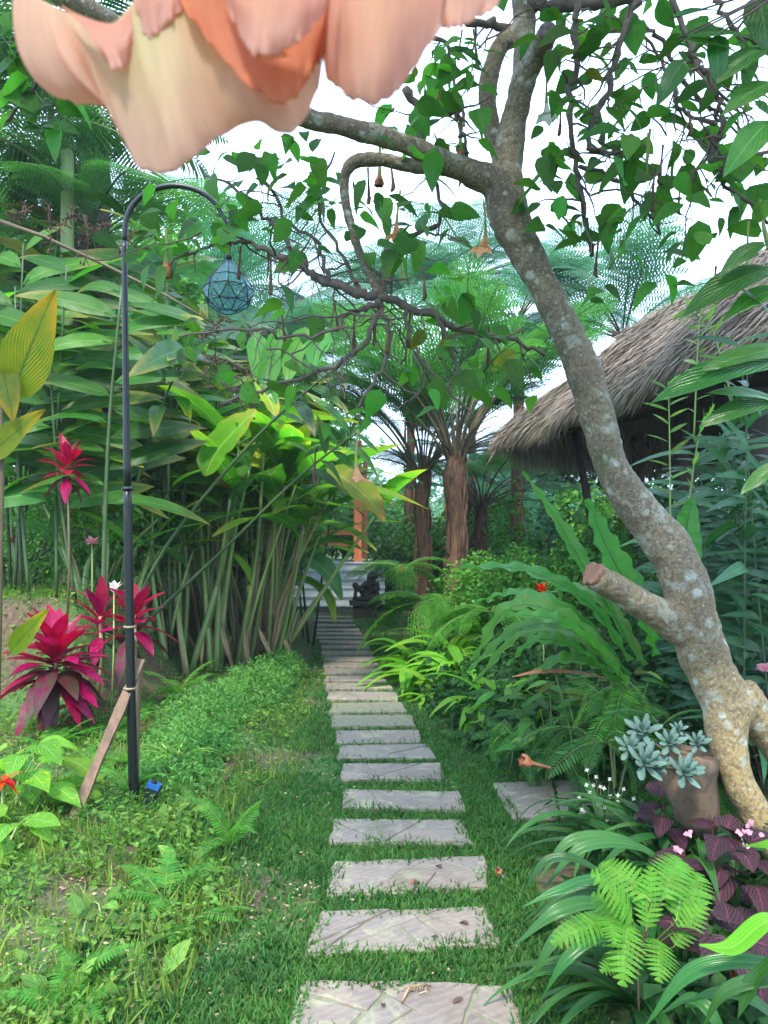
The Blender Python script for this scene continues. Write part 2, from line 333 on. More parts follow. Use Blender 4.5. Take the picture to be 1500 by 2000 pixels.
M_['white_flower'] = leafmat('white_petal', (.75, .74, .66), (.85, .83, .78), rough=.5, trans=.4, tcol=(1, 1, 1), hv=0, vv=.1)
M_['pink_flower'] = leafmat('pink_petal', (.75, .32, .42), (.85, .5, .55), rough=.5, trans=.4, tcol=(1, .9, .9), hv=.02, vv=.15)
M_['red_flower'] = leafmat('red_petal', (.65, .05, .03), (.75, .09, .04), rough=.5, trans=.3, tcol=(1, 1, 1), hv=.02, vv=.2)
M_['peachsmall'] = leafmat('peach_petal', (.72, .36, .20), (.80, .5, .33), rough=.55, trans=.45, tcol=(1, .9, .8), hv=.02, vv=.2)
M_['palegreen'] = leafmat('flower_tube_green', (.28, .36, .14), (.40, .42, .20), rough=.5, trans=.4, tcol=(1, 1, .9), vv=.2)
def stonemat(name, a, b, rnd=.2):
    m, t, p, o = newmat(name)
    n1 = noi(t, 3, 6); n2 = noi(t, 26, 5)
    oi = t.nodes.new('ShaderNodeObjectInfo')
    col = mixc(t, ramp(t, n1, .35, .65), a, b)
    col = mixc(t, oi.outputs['Random'], col, mixc(t, .5, col, (.20, .18, .165)))
    col = mixc(t, math_(t, 'MULTIPLY', ramp(t, noi(t, 5, 5, dist=1.2), .53, .64), .65), col, (.31, .31, .18))
    col = mixc(t, math_(t, 'MULTIPLY', ramp(t, noi(t, 2.3, 6, dist=.8), .55, .68), .55), col, (.11, .085, .06))
    col = mixc(t, math_(t, 'MULTIPLY', ramp(t, noi(t, 3.7, 6, dist=.5), .60, .68), .5), col, (.06, .10, .03))
    c = t.nodes.new('ShaderNodeTexCoord'); wv = t.nodes.new('ShaderNodeTexWave'); wv.inputs['Scale'].default_value = 9; wv.inputs['Distortion'].default_value = 5; wv.inputs['Detail'].default_value = 3
    mp = t.nodes.new('ShaderNodeMapping'); mp.inputs['Rotation'].default_value = (0, 0, 1.0); t.links.new(c.outputs['Object'], mp.inputs[0]); t.links.new(mp.outputs[0], wv.inputs['Vector'])
    col = mixc(t, math_(t, 'MULTIPLY', ramp(t, wv.outputs['Fac'], .5, .95), .22), col, (.30, .24, .22))
    col = mixc(t, math_(t, 'MULTIPLY', ramp(t, n2, .5, .7), .35), col, (.10, .09, .09))
    t.links.new(col, p.inputs['Base Color']); p.inputs['Roughness'].default_value = .75
    bp = t.nodes.new('ShaderNodeBump'); bp.inputs['Strength'].default_value = .6; bp.inputs['Distance'].default_value = .006
    t.links.new(math_(t, 'ADD', math_(t, 'MULTIPLY', wv.outputs['Fac'], .3), math_(t, 'ADD', n1, n2)), bp.inputs['Height']); t.links.new(bp.outputs[0], p.inputs['Normal'])
    return m
M_['slab'] = stonemat('flagstone', (.24, .185, .145), (.17, .135, .115))
M_['mortar'] = plainmat('mossy_mortar', (.22, .21, .15), (.14, .145, .09), rough=.95, scale=20, bump=.6, bdist=.006)
def petalmat(name, a, b, mid):
    m, t, p, o = newmat(name)
    tc = t.nodes.new('ShaderNodeTexCoord'); sp = t.nodes.new('ShaderNodeSeparateXYZ'); t.links.new(tc.outputs['UV'], sp.inputs[0])
    u = math_(t, 'ABSOLUTE', math_(t, 'SUBTRACT', sp.outputs[0], .5))
    col = mixc(t, ramp(t, sp.outputs[1], .05, .95), a, b)
    n = noi(t, 18, 3)
    col = mixc(t, math_(t, 'MULTIPLY', math_(t, 'MULTIPLY', ramp(t, math_(t, 'ADD', u, math_(t, 'MULTIPLY', n, .12)), .33, .06), ramp(t, sp.outputs[1], 1.0, .2)), .9), col, mid)
    vn = t.nodes.new('ShaderNodeTexNoise'); mp = t.nodes.new('ShaderNodeMapping'); mp.inputs['Scale'].default_value = (40, 3, 1); t.links.new(tc.outputs['UV'], mp.inputs[0]); t.links.new(mp.outputs[0], vn.inputs['Vector']); vn.inputs['Scale'].default_value = 1; vn.inputs['Detail'].default_value = 3
    col = mixc(t, math_(t, 'MULTIPLY', ramp(t, vn.outputs['Fac'], .45, .75), .4), col, tuple(v*.75 for v in a))
    t.links.new(col, p.inputs['Base Color']); p.inputs['Roughness'].default_value = .6; p.inputs['Specular IOR Level'].default_value = .25
    bp = t.nodes.new('ShaderNodeBump'); bp.inputs['Strength'].default_value = .25; bp.inputs['Distance'].default_value = .0015
    t.links.new(math_(t, 'ADD', vn.outputs['Fac'], noi(t, 60, 3)), bp.inputs['Height']); t.links.new(bp.outputs[0], p.inputs['Normal'])
    tr = t.nodes.new('ShaderNodeBsdfTranslucent'); ms = t.nodes.new('ShaderNodeMixShader'); ms.inputs[0].default_value = .78
    t.links.new(mixc(t, 1, col, (1, .86, .78), 'MULTIPLY'), tr.inputs[0]); t.links.new(p.outputs[0], ms.inputs[1]); t.links.new(tr.outputs[0], ms.inputs[2]); t.links.new(ms.outputs[0], o.inputs[0])
    return m
M_['petal'] = petalmat('pale_peach_petal', (.80, .60, .45), (.74, .56, .47), (.68, .66, .40))
M_['petalpink'] = petalmat('pink_peach_petal', (.78, .50, .38), (.75, .53, .45), (.76, .54, .36))
M_['petalorange'] = petalmat('orange_petal', (.76, .34, .17), (.76, .38, .22), (.76, .42, .18))
def groundmat():
    m, t, p, o = newmat('garden_soil')
    n1 = noi(t, 1.3, 6); n2 = noi(t, 30, 5)
    col = mixc(t, ramp(t, n2, .35, .65), (.075, .045, .03), (.15, .095, .06))
    col = mixc(t, ramp(t, n1, .40, .55), col, mixc(t, ramp(t, n2, .4, .6), (.04, .10, .02), (.07, .14, .03)))
    t.links.new(col, p.inputs['Base Color']); p.inputs['Roughness'].default_value = .95
    bp = t.nodes.new('ShaderNodeBump'); bp.inputs['Strength'].default_value = .9; bp.inputs['Distance'].default_value = .03; t.links.new(n2, bp.inputs['Height']); t.links.new(bp.outputs[0], p.inputs['Normal'])
    return m
M_['ground'] = groundmat()
def thatchmat(name, a, b):
    m, t, p, o = newmat(name); g = t.nodes.new('ShaderNodeNewGeometry')
    col = mixc(t, g.outputs['Random Per Island'], a, b)
    col = mixc(t, math_(t, 'MULTIPLY', ramp(t, noi(t, 1.5, 4), .45, .65), .6), col, (.10, .10, .05))
    t.links.new(col, p.inputs['Base Color']); p.inputs['Roughness'].default_value = .85
    return m
M_['thatch'] = thatchmat('dry_thatch', (.28, .215, .16), (.085, .065, .05))
# ---------------------------------------------------------------- ground
def gridsheet(xs, ys):
    X, Y = np.meshgrid(xs, ys); Z = gz(X, Y); V = np.stack([X, Y, Z], 2).reshape(-1, 3); nx, ny = len(xs), len(ys)
    i = np.arange(nx*ny).reshape(ny, nx)
    return V, np.stack([i[:-1, :-1], i[:-1, 1:], i[1:, 1:], i[1:, :-1]], 2).reshape(-1, 4)
xs = np.concatenate([np.linspace(-300, -12, 20), np.linspace(-11, 9, 161), np.linspace(10, 300, 20)])
ys = np.concatenate([np.linspace(-60, 0, 8), np.linspace(.5, 22, 200), np.linspace(23, 60, 20), np.linspace(65, 420, 24)])
V, F = gridsheet(xs, ys)
link('ground', mesh('ground', V, F, M_['ground']), None, None, kind='structure', label='garden soil and lawn running back to the steps')

# ---------------------------------------------------------------- stepping stones
STONES = [ # y top, y bottom, top left, top right, bottom left, bottom right (picture), pieces
 (1912, 2042, 588, 1000, 552, 1042), (1774, 1855, 627, 955, 595, 975), (1678, 1738, 650, 948, 640, 960), (1598, 1646, 650, 903, 645, 922),
 (1542, 1578, 668, 897, 668, 905), (1490, 1523, 668, 862, 664, 870), (1455, 1481, 660, 840, 655, 853), (1425, 1450, 660, 818, 652, 826),
 (1399, 1420, 650, 800, 648, 808), (1374, 1393, 650, 785, 645, 792), (1353, 1367, 643, 773, 640, 780), (1336, 1346, 637, 760, 635, 765),
 (1321, 1331, 636, 748, 634, 752), (1308, 1316, 634, 744, 633, 747), (1296, 1303, 633, 739, 632, 742), (1284, 1291, 632, 733, 631, 736),
 (1273, 1279, 629, 728, 628, 730), (1262, 1268, 627, 721, 626, 723), (1252, 1258, 623, 716, 622, 718), (1244, 1249, 620, 711, 619, 713),
 (1236, 1240.5, 618, 705, 617, 707), (1229, 1233, 616, 700, 615, 701), (1220.5, 1224, 614, 694, 613, 695), (1211.5, 1214.5, 613, 689, 612, 690), (1204, 1206.5, 612, 686, 612, 687)]
ORD = 'first second third fourth fifth sixth seventh eighth ninth tenth eleventh twelfth thirteenth fourteenth fifteenth sixteenth seventeenth eighteenth nineteenth twentieth twenty-first twenty-second twenty-third twenty-fourth twenty-fifth'.split()
STONE_POLY = []
def poly_clip(poly, n, c):
    """keep the side of poly where dot(n,p)<=c"""
    o = []
    for i in range(len(poly)):
        a, b = poly[i], poly[(i+1) % len(poly)]; da, db = n[0]*a[0]+n[1]*a[1]-c, n[0]*b[0]+n[1]*b[1]-c
        if da <= 0: o.append(a)
        if (da < 0 < db) or (db < 0 < da): t = da/(da-db); o.append((a[0]+(b[0]-a[0])*t, a[1]+(b[1]-a[1])*t))
    return o
def inset(poly, g):
    n = len(poly); area = sum(poly[i][0]*poly[(i+1) % n][1]-poly[(i+1) % n][0]*poly[i][1] for i in range(n))
    p = poly[:]; q = poly
    for i in range(n):
        a, b = q[i], q[(i+1) % n]; dx, dy = b[0]-a[0], b[1]-a[1]; L = math.hypot(dx, dy)
        if L < 1e-5: continue
        nx, ny = (dy/L, -dx/L) if area > 0 else (-dy/L, dx/L)
        p = poly_clip(p, (nx, ny), nx*a[0]+ny*a[1]-g)
        if len(p) < 3: return []
    return p
def slab_piece(poly, z0, z1, bev=.004, rag=0.0):
    n = len(poly); cx = sum(p[0] for p in poly)/n; cy = sum(p[1] for p in poly)/n
    dense = []
    for i in range(n):
        a, b = poly[i], poly[(i+1) % n]; L = math.hypot(b[0]-a[0], b[1]-a[1]); k = max(1, int(L/.05)) if rag else 1
        for j in range(k):
            t = j/k; dense.append((a[0]+(b[0]-a[0])*t+(random.uniform(-rag, rag) if j or rag else 0), a[1]+(b[1]-a[1])*t+random.uniform(-rag, rag)))
    n = len(dense); V = []
    for z, s in ((z0, 0), (z1-bev, 0), (z1, bev)):
        for x, y in dense:
            d = math.hypot(x-cx, y-cy)+1e-6; V.append((x-(x-cx)/d*s, y-(y-cy)/d*s, z))
    F = [tuple(2*n+i for i in range(n))]
    for r in (0, 1):
        for i in range(n): j = (i+1) % n; F.append((r*n+i, r*n+j, (r+1)*n+j, (r+1)*n+i))
    return V, F
def stone(quad, label, npieces, group='stepping stones of the garden path'):
    q2 = [(p.x, p.y) for p in quad]; STONE_POLY.append(q2)
    cx = sum(p[0] for p in q2)/4; cy = sum(p[1] for p in q2)/4
    th = thing('stepping_stone', label, 'stepping stone', (cx, cy, 0), group)
    V, F = slab_piece(q2, -.03, .026 if cy < 6.5 else .045, .006, .010 if npieces else .007)
    big = npieces > 0
    link('mortar_bed' if big else 'slab', mesh('bed', V, F, M_['mortar'] if big else M_['slab'], smooth=False), th)
    if big:
        pcs = [q2]
        tries = 0
        while len(pcs) < npieces and tries < 40:
            tries += 1
            pcs.sort(key=lambda p: -abs(sum(p[i][0]*p[(i+1) % len(p)][1]-p[(i+1) % len(p)][0]*p[i][1] for i in range(len(p)))))
            p = pcs.pop(0); mxx = sum(a[0] for a in p)/len(p)+random.uniform(-.06, .06); my = sum(a[1] for a in p)/len(p)
            wx = max(a[0] for a in p)-min(a[0] for a in p); wy = max(a[1] for a in p)-min(a[1] for a in p)
            an = random.uniform(-1.25, 1.25) + (0 if wx > wy*.9 else math.pi/2); n = (math.cos(an), math.sin(an)); c = n[0]*mxx+n[1]*my
            a, b = poly_clip(p, n, c), poly_clip(p, (-n[0], -n[1]), -c)
            if len(a) > 2 and len(b) > 2: pcs += [a, b]
            else: pcs.append(p)
        for p in pcs:
            p = inset(p, .0028 if random.random() < .65 else .009)
            if len(p) < 3: continue
            z = .030+random.uniform(-.001, .006)
            V, F = slab_piece(p, .01, z, .004, .0062)
            link('flagstone', mesh('flagstone', V, F, M_['slab'], smooth=False), th)
    return th
for i, (yt, yb, a, b, c, d) in enumerate(STONES):
    quad = [gp(c, yb, .03), gp(d, yb, .03), gp(b, yt, .03), gp(a, yt, .03)]
    sk = random.uniform(-.03, .03); quad = [Vector((q.x+random.uniform(-.016, .016), q.y+random.uniform(-.02, .02)+(sk if k_ in (1, 2) else -sk), 0)) for k_, q in enumerate(quad)]
    npc = [7, 7, 6, 5, 4, 3, 3, 2, 2, 2][i] if i < 10 else 0
    k = ORD[i]
    lab = [f'{k} stepping stone from the near end of the path, cut by the picture edge', f'{k} stepping stone from the near end, with a dark leaf scrap on it',
           f'{k} stepping stone from the near end, beside the fallen orange flower'][i] if i < 3 else (
           f'{k} grey stepping stone counted from the near end of the path' if i < 18 else f'{ORD[len(STONES)-1-i]} thin far stepping stone counted from the foot of the steps')
    stone(quad, lab, npc)
stone([gp(1000, 1598, .03), gp(1092, 1594, .03), gp(1078, 1524, .03), gp(962, 1528, .03)], 'separate flagstone off to the right of the path, beside the strap leaves', 4, None)
stone([gp(1097, 1594, .03), gp(1180, 1594, .03), gp(1160, 1524, .03), gp(1083, 1525, .03)], 'half hidden flagstone under the leaves with a withered bloom above it', 2, None)

def in_stone(x, y, grow=-.01):
    r = np.zeros(len(x), bool)
    for q in STONE_POLY:
        ins = np.ones(len(x), bool)
        for i in range(4):
            a, b = q[i], q[(i+1) % 4]; dx, dy = b[0]-a[0], b[1]-a[1]; L = math.hypot(dx, dy)
            ins &= ((dy*(x-a[0])-dx*(y-a[1]))/L) < grow
        r |= ins
    return r
# ---------------------------------------------------------------- grass, weeds, litter
def nz(x, y, f, s=0): return (np.sin(x*f*1.3+s+1.7*np.sin(y*f*.7+s))+np.sin(y*f*1.1+2*s+1.3*np.sin(x*f*.9))+.6*np.sin((x+y)*f*2.3+s))/2.6
def sample(n, dens, x0, x1, y0, y1):
    """rejection sample of ground points; nearer points more likely"""
    u = rng.random(n*4); y = 1/(1/y0+(1/y1-1/y0)*u) if True else 0
    x = rng.uniform(x0, x1, n*4); k = rng.random(n*4) < dens(x, y); return x[k][:n], y[k][:n]
blade = np.array([(-.5, 0, 0), (.5, 0, 0), (-.42, .45, .30), (.42, .45, .30), (0, 1, .38)]); bladeF = np.array([(0, 1, 3), (0, 3, 2), (2, 3, 4)]); bladeUV = [(0, 0), (1, 0), (0, .5), (1, .5), (.5, 1)]
def lay(name, mat, x, y, tV, tF, tUV, L, Wd, tilt=(0.0, .9), zoff=0):
    n = len(x); az = rng.uniform(0, 2*np.pi, n); el = rng.uniform(*tilt, n)
    d = np.stack([np.cos(az)*np.cos(el), np.sin(az)*np.cos(el), np.sin(el)], 1); up = np.tile([0, 0, 1.], (n, 1))+rng.normal(0, .35, (n, 3))
    s = np.stack([Wd*rng.uniform(.7, 1.3, n), L*rng.uniform(.6, 1.4, n), L*rng.uniform(.6, 1.2, n)], 1)
    return scatter(tV, tF, np.stack([x, y, gz(x, y)+zoff*rng.random(n)], 1), frames(d, up), s, mat, name, tUV)
def d_lawn(x, y):
    p = (x > -1.15-.12*nz(x, y, 2)) & (x < np.where(y < 3.9, .72+.08*nz(x, y, 5), 2.2)) & ~np.where(y > 7, in_stone(x, y, .0), in_stone(x, y, -.03))
    bare = nz(x, y, 2.6, 3)+.5*nz(x, y, 7, 1) > .40
    return p*np.where(bare & (x < -.3), .22, 1.)*np.where((x < -.75), .6, 1)
x, y = sample(105000, d_lawn, -1.3, 2.3, 2.0, 19.0)
far = 1+ss(4, 14, y)*.35
link('lawn_grass', lay('lawn_grass', M_['grass'], x, y, blade, bladeF, bladeUV, .042*far, .0095*far, (.05, 1.0)), None, None, kind='stuff', label='short broad-bladed lawn grass growing round the stepping stones', category='grass')
def d_edge(x, y): return (in_stone(x, y, -.012) & ~in_stone(x, y, -.055) | (in_stone(x, y, .03) & ~in_stone(x, y, -.012)))*1.*(nz(x, y, 6, 2) > -.3)
x, y = sample(9000, d_edge, -.8, 1.6, 2.3, 12)
link('edge_grass', lay('edge_grass', M_['grass'], x, y, blade, bladeF, bladeUV, np.full(len(x), .05), np.full(len(x), .0085), (.15, 1.1), .02), None, None, kind='stuff', label='grass tufts creeping over the edges of the stepping stones', category='grass')
# weeds on the left slope: round leaves, three-leaf sprigs and longer grass
rl = [(0, 0, 0)]+[(.5*math.sin(a), .5-.5*math.cos(a), .08*math.sin(a)**2) for a in np.linspace(0, 2*math.pi, 7)[1:-1]]; 
rlF = [(0, 1, 2), (0, 2, 3), (0, 3, 4), (0, 4, 5)]; rlUV = [(.5, 0)]+[(.5+v[0], v[1]) for v in rl[1:]]
rl3 = []; rl3F = []; rl3UV = []
for k in range(3):
    a = k*2.1
    for v, u_ in zip(rl, rlUV): rl3.append((v[0]*math.cos(a)-v[1]*math.sin(a), v[0]*math.sin(a)+v[1]*math.cos(a), v[2]+.1*v[1])); rl3UV.append(u_)
    rl3F += [tuple(i+k*6 for i in f) for f in rlF]
def d_weed(x, y):
    p = (x < -.75+.18*nz(x, y, 3, 2))
    bare = nz(x, y, 1.9, 5)+.6*nz(x, y, 5.5, 2) > .0
    return p*np.where(bare, .10, 1.)
x, y = sample(17000, d_weed, -5.2, -.5, 1.9, 9.5); n = len(x)
link('weed_cover', lay('weed_cover', M_['weed'], x, y, rl3, rl3F, rl3UV, rng.choice([.010, .015, .024], n)*(1+.4*ss(3, 9, y)), rng.choice([.008, .014, .02], n)*(1+.4*ss(3, 9, y)), (0, .5), .10), None, None, kind='stuff', label='small leaved weeds covering the slope left of the path', category='ground cover')
def d_lg(x, y): return (x < -.7+.2*nz(x, y, 3, 2))*np.where(nz(x, y, 2.4, 8) > -.2, 1, .35)
x, y = sample(24000, d_lg, -5.2, -.6, 1.9, 9.5); n = len(x)
M_['drygrass'] = leafmat('pale_grass_blade', (.10, .18, .04), (.20, .25, .07), rough=.5, trans=.4, scale=1.2, vv=.5, tip=(.34, .32, .14))
link('long_grass', lay('long_grass', M_['drygrass'], x, y, blade, bladeF, bladeUV, rng.choice([.05, .07, .11], n), np.full(n, .0085), (.4, 1.4)), None, None, kind='stuff', label='longer thin grass among the weeds on the left', category='grass')
sV = []; sF = []; sU = []
for k in range(9):      # upright sprig: leaflets spiralling up a thin stem
    a_ = 2.4*k; h_ = .12+.1*k; l_ = .34-.022*k; cx_, sx_ = math.cos(a_), math.sin(a_); q_ = len(sV)
    sV += [(0, h_, 0), (cx_*l_*.5-sx_*l_*.2, h_+.1, sx_*l_*.5+cx_*l_*.2), (cx_*l_, h_+.12, sx_*l_), (cx_*l_*.5+sx_*l_*.2, h_+.1, sx_*l_*.5-cx_*l_*.2)]; sF.append((q_, q_+1, q_+2, q_+3)); sU += [(.5, 0), (0, .5), (.5, 1), (1, .5)]
sV += [(-.012, 0, 0), (.012, 0, 0), (.006, 1, 0), (-.006, 1, 0)]; sF.append((36, 37, 38, 39)); sU += [(.5, 0)]*4
def d_sp(x, y): return (x < -.8+.15*nz(x, y, 3, 2))*np.where(nz(x, y, 1.9, 9)+.4*nz(x, y, 5, 3) > .15, 1, .12)
x, y = sample(3400, d_sp, -5.2, -.6, 1.9, 9.5); n = len(x)
M_['sprig'] = leafmat('herb_sprig_leaf', (.07, .17, .045), (.14, .25, .06), rough=.45, trans=.4, scale=1.1, vv=.5, hv=.05)
hgt = rng.choice([.06, .09, .14], n)
link('herb_sprigs', lay('herb_sprigs', M_['sprig'], x, y, sV, sF, sU, hgt, hgt, (1.0, 1.57)), None, None, kind='stuff', label='upright leafy herb sprigs growing through the weeds on the left slope', category='herbs')
lf = np.array([(-.5, 0, 0), (0, -.5, .1), (.5, 0, 0), (0, .5, .12)]); lfF = np.array([(0, 1, 2, 3)])
def d_lit(x, y): return ((x < .75) & ~in_stone(x, y, 0) & (nz(x, y, 2.2, 4) > -.1))*1.
x, y = sample(8000, d_lit, -4.5, 1.2, 1.9, 9); n = len(x)
M_['litter'] = plainmat('leaf_litter', (.42, .33, .2), (.22, .12, .07), rough=.8, scale=20, rnd=.5)
link('leaf_litter', lay('leaf_litter', M_['litter'], x, y, lf, lfF, [(0, 0)]*4, np.full(n, .022), np.full(n, .012), (-.1, .3), .02), None, None, kind='stuff', label='dry leaf scraps scattered over grass and bare soil', category='leaf litter')

# ---------------------------------------------------------------- leaf and frond meshes
def leaf_mesh(name, mat, L, W, shape='ovate', nl=6, droop=.25, fold=.15, wave=.03, pet=0.0, rag=0.0, cols=1, seed=0, curl=0):
    """blade growing along +Y from the origin, with petiole; cols = quads per half"""
    r = random.Random(seed); V = []; UV = []; F = []
    prof = {'ovate': lambda t: (math.sin(math.pi*min(1, t**.72))**.8)*(1-.15*t), 'lance': lambda t: math.sin(math.pi*t**.8)**.75,
            'paddle': lambda t: min(1, t*7)**.6*min(1, (1-t)*3.2)**.65, 'heart': lambda t: min(1, (t+.03)*9)**.5*(1-t)**.62*1.25, 'strap': lambda t: min(1, .35+t*2)*min(1, (1-t)*2.0)**.8,
            'cordy': lambda t: (.18+.82*math.sin(math.pi*min(1, t*1.05)**1.15)**.9) if t < .93 else max(0, (1-t)/.07)*.38}[shape]
    nc = 2*cols+1
    for i in range(nl+1):
        t = i/nl; y = pet+t*L; z = -droop*L*t*t; ww = W/2*max(.015, prof(t))
        ang = -2*droop*t
        for j in range(nc):
            s = (j-cols)/cols; rr = 1+(r.uniform(-rag, rag*.4) if abs(s) == 1 else 0)
            e = abs(s)
            V.append((s*ww*rr, y+(r.uniform(-rag, rag)*L*.03 if e == 1 else 0), z+fold*ww*e*(1 if curl == 0 else 1-curl*t)+(wave*W*math.sin(t*9+s*2+seed) if e > .4 else 0)))
            UV.append((.5+.5*s, t))
    for i in range(nl):
        for j in range(nc-1): a = i*nc+j; F.append((a, a+1, a+nc+1, a+nc))
    mb = MB(); mb.add(V, F, UV)
    if pet > 0: tube(mb, [(0, 0, 0), (0, pet*.5, .02*pet), (0, pet+.12*L, -.002*L)], [L*.012, L*.01, L*.006], 3, False)
    return mb.mesh(name, mat)
def arch(n, L, rise, droop):
    """path in the YZ plane: starts up at angle rise, bends down by droop radians"""
    p = Vector((0, 0, 0)); o = [p.copy()]; a = rise
    for i in range(n): p = p+Vector((0, math.cos(a), math.sin(a)))*(L/n); a -= droop/n; o.append(p.copy())
    return o
def strap_mesh(name, mat, path, W, pleat=.10, wave=0, cols=4, prof=None, up=Vector((0, 0, 1)), twist=0.0, taper0=.25):
    """blade along a path; path points are 3D, width W"""
    n = len(path)-1; V = []; UV = []; F = []; nc = cols+1
    for i, p in enumerate(path):
        t = i/n; d = (path[min(i+1, n)]-path[max(i-1, 0)]).normalized()
        x = d.cross(up)
        x = x.normalized() if x.length > 1e-3 else Vector((1, 0, 0))
        if twist: x = (Matrix.Rotation(twist*t, 3, d) @ x)
        z = x.cross(d)
        w = W/2*(prof(t) if prof else (taper0+(1-taper0)*math.sin(math.pi*min(1, t*.9+.02)))*min(1, (1-t)*3+.02)**.7)
        for j in range(nc):
            s = 2*j/cols-1
            V.append(p+x*s*w+z*((abs(s)*.22 if cols < 3 else 0)*w + (pleat*W*(.5 if j % 2 else -.5)) + abs(s)*.25*w + (wave*W*math.sin(t*n*1.9+s*1.7)*abs(s) if wave else 0))); UV.append((j/cols, t))
    for i in range(n):
        for j in range(cols): a = i*nc+j; F.append((a, a+1, a+nc+1, a+nc))
    mb = MB(); mb.add(V, F, UV); return mb.mesh(name, mat)
def frond_mesh(name, mats, L, pairs, pw, path=None, bi=0, stipe=.15, tilt=.25, tooth=0, seed=0, taper='fern', rr=.006, lobew=.4, pdroop=.2, lw=.62):
    """pinnate frond along +Y; bi>0 gives every pinna bi pairs of pinnules; mats = (leaf, rachis)"""
    r = random.Random(seed); path = path or arch(14, L, .6, 1.1); mb = MB(); n = len(path)-1
    tube(mb, path, [rr*(1-.8*i/n) for i in range(n+1)], 4, False, 1)
    def at(t):
        f = t*n; i = min(int(f), n-1); return path[i].lerp(path[i+1], f-i), (path[i+1]-path[i]).normalized()
    for k in range(pairs):
        t = stipe+(1-stipe)*(k+.5)/pairs; q, d = at(t); tt = (t-stipe)/(1-stipe)
        w = pw*{'fern': (math.sin(math.pi*min(1, .12+tt*.88))**.65), 'tri': (1-tt)**.85+.04, 'long': min(1, tt*5+.3)*min(1, (1-tt)*2.6+.05)}[taper]
        side = Vector((1, 0, 0)); up = side.cross(d)
        for s in (-1, 1):
            pd = (side*s+d*(tilt+.25*tt)+up*r.uniform(-.08, .12)).normalized(); nrm = up
            wl = w*r.uniform(.9, 1.08)
            if bi:
                m = max(3, int(bi*(.35+.65*w/pw)))
                pts = [q+pd*wl*u/m-up*pdroop*wl*(u/m)**2 for u in range(m+1)]
                for u in range(m):
                    a = pts[u]; e = (pts[u+1]-a); f = 1-(u/m)**1.5*.8
                    ql = w*.27*f
                    for s2 in (-1, 1):
                        pv = (d*s2*ql*1.0+e.normalized()*ql*.45); hw = e*lobew
                        mb.add([a-hw*.0, a+hw*1.25, a+pv+hw*.55, a+pv*.6-hw*.05], [(0, 1, 2, 3) if s2*s > 0 else (3, 2, 1, 0)], [(.5, 0), (.5, 0), (.5, .9), (.3, .6)])
            elif tooth:
                m = tooth; c = [q+pd*wl*u/m-up*pdroop*wl*(u/m)**2 for u in range(m+1)]
                Lw = L*(1-stipe)/pairs*lw; V = []; UV = []; F = []
                for u in range(m+1):
                    e = (1-(u/m)**2)*.9+.1; zig = 1.0 if u % 2 else .68
                    V += [c[u]-d*Lw*e*zig+up*.12*Lw, c[u], c[u]+d*Lw*e*zig+up*.12*Lw]; UV += [(0, u/m), (.5, u/m), (1, u/m)]
                for u in range(m): F += [(3*u, 3*u+1, 3*u+4, 3*u+3), (3*u+1, 3*u+2, 3*u+5, 3*u+4)]
                if s < 0: F = [f[::-1] for f in F]
                mb.add(V, F, UV)
            else:
                Lw = L*(1-stipe)/pairs*.55
                e1 = q+pd*wl*.3; e2 = q+pd*wl*.75-up*pdroop*wl*.4; tp = q+pd*wl-up*pdroop*wl
                mb.add([q, e1-d*Lw*.75, e1+d*Lw*.8, e2-d*Lw*.6, e2+d*Lw*.6, tp], [(0, 1, 2), (1, 3, 4, 2), (3, 5, 4)] if s > 0 else [(0, 2, 1), (1, 2, 4, 3), (3, 4, 5)],
                       [(.5, 0), (0, .3), (1, .3), (0, .75), (1, .75), (.5, 1)])
    return mb.mesh(name, mats)
def leaf_cloud(name, mat, blobs, n, size, up=.6, aspect=.42, shell=.55):
    """n folded leaves spread through ellipsoid blobs (centre, radii)"""
    vol = np.array([b[1][0]*b[1][1]*b[1][2] for b in blobs])**.67; pk = rng.choice(len(blobs), n, p=vol/vol.sum())
    C = np.array([b[0] for b in blobs])[pk]; Rr = np.array([b[1] for b in blobs])[pk]
    d = rng.normal(size=(n, 3)); d /= np.linalg.norm(d, axis=1, keepdims=True); rad = (shell+(1-shell)*rng.random(n))[:, None]*(1+.18*nz(d[:, 0]*3+pk, d[:, 1]*3+d[:, 2]*2, 2)[:, None])
    pos = C+d*Rr*rad
    dr = d+rng.normal(0, .7, (n, 3)); dr[:, 2] -= .35
    upv = d*.5+rng.normal(0, .4, (n, 3)); upv[:, 2] += up
    T = np.array([(0, 0, 0), (-.5, .45, .10), (0, .5, -.03), (.5, .45, .10), (0, 1, -.12)]); TF = np.array([(0, 2, 1), (0, 3, 2), (1, 2, 4), (2, 3, 4)])
    s = size*rng.uniform(.6, 1.35, n); s3 = np.stack([s*aspect*2, s, s], 1)
    return scatter(T, TF, pos, frames(dr, upv), s3, mat, name, [(.5, 0), (0, .5), (.5, .5), (1, .5), (.5, 1)])
def pxp(lst, n=4):
    """picture positions with their own distances -> smooth 3D path and radii"""
    s = spline(lst, n); return [P(q[0], q[1], q[2]) for q in s], [max(.0012, q[3]*.5*q[2]/FPX) for q in s]

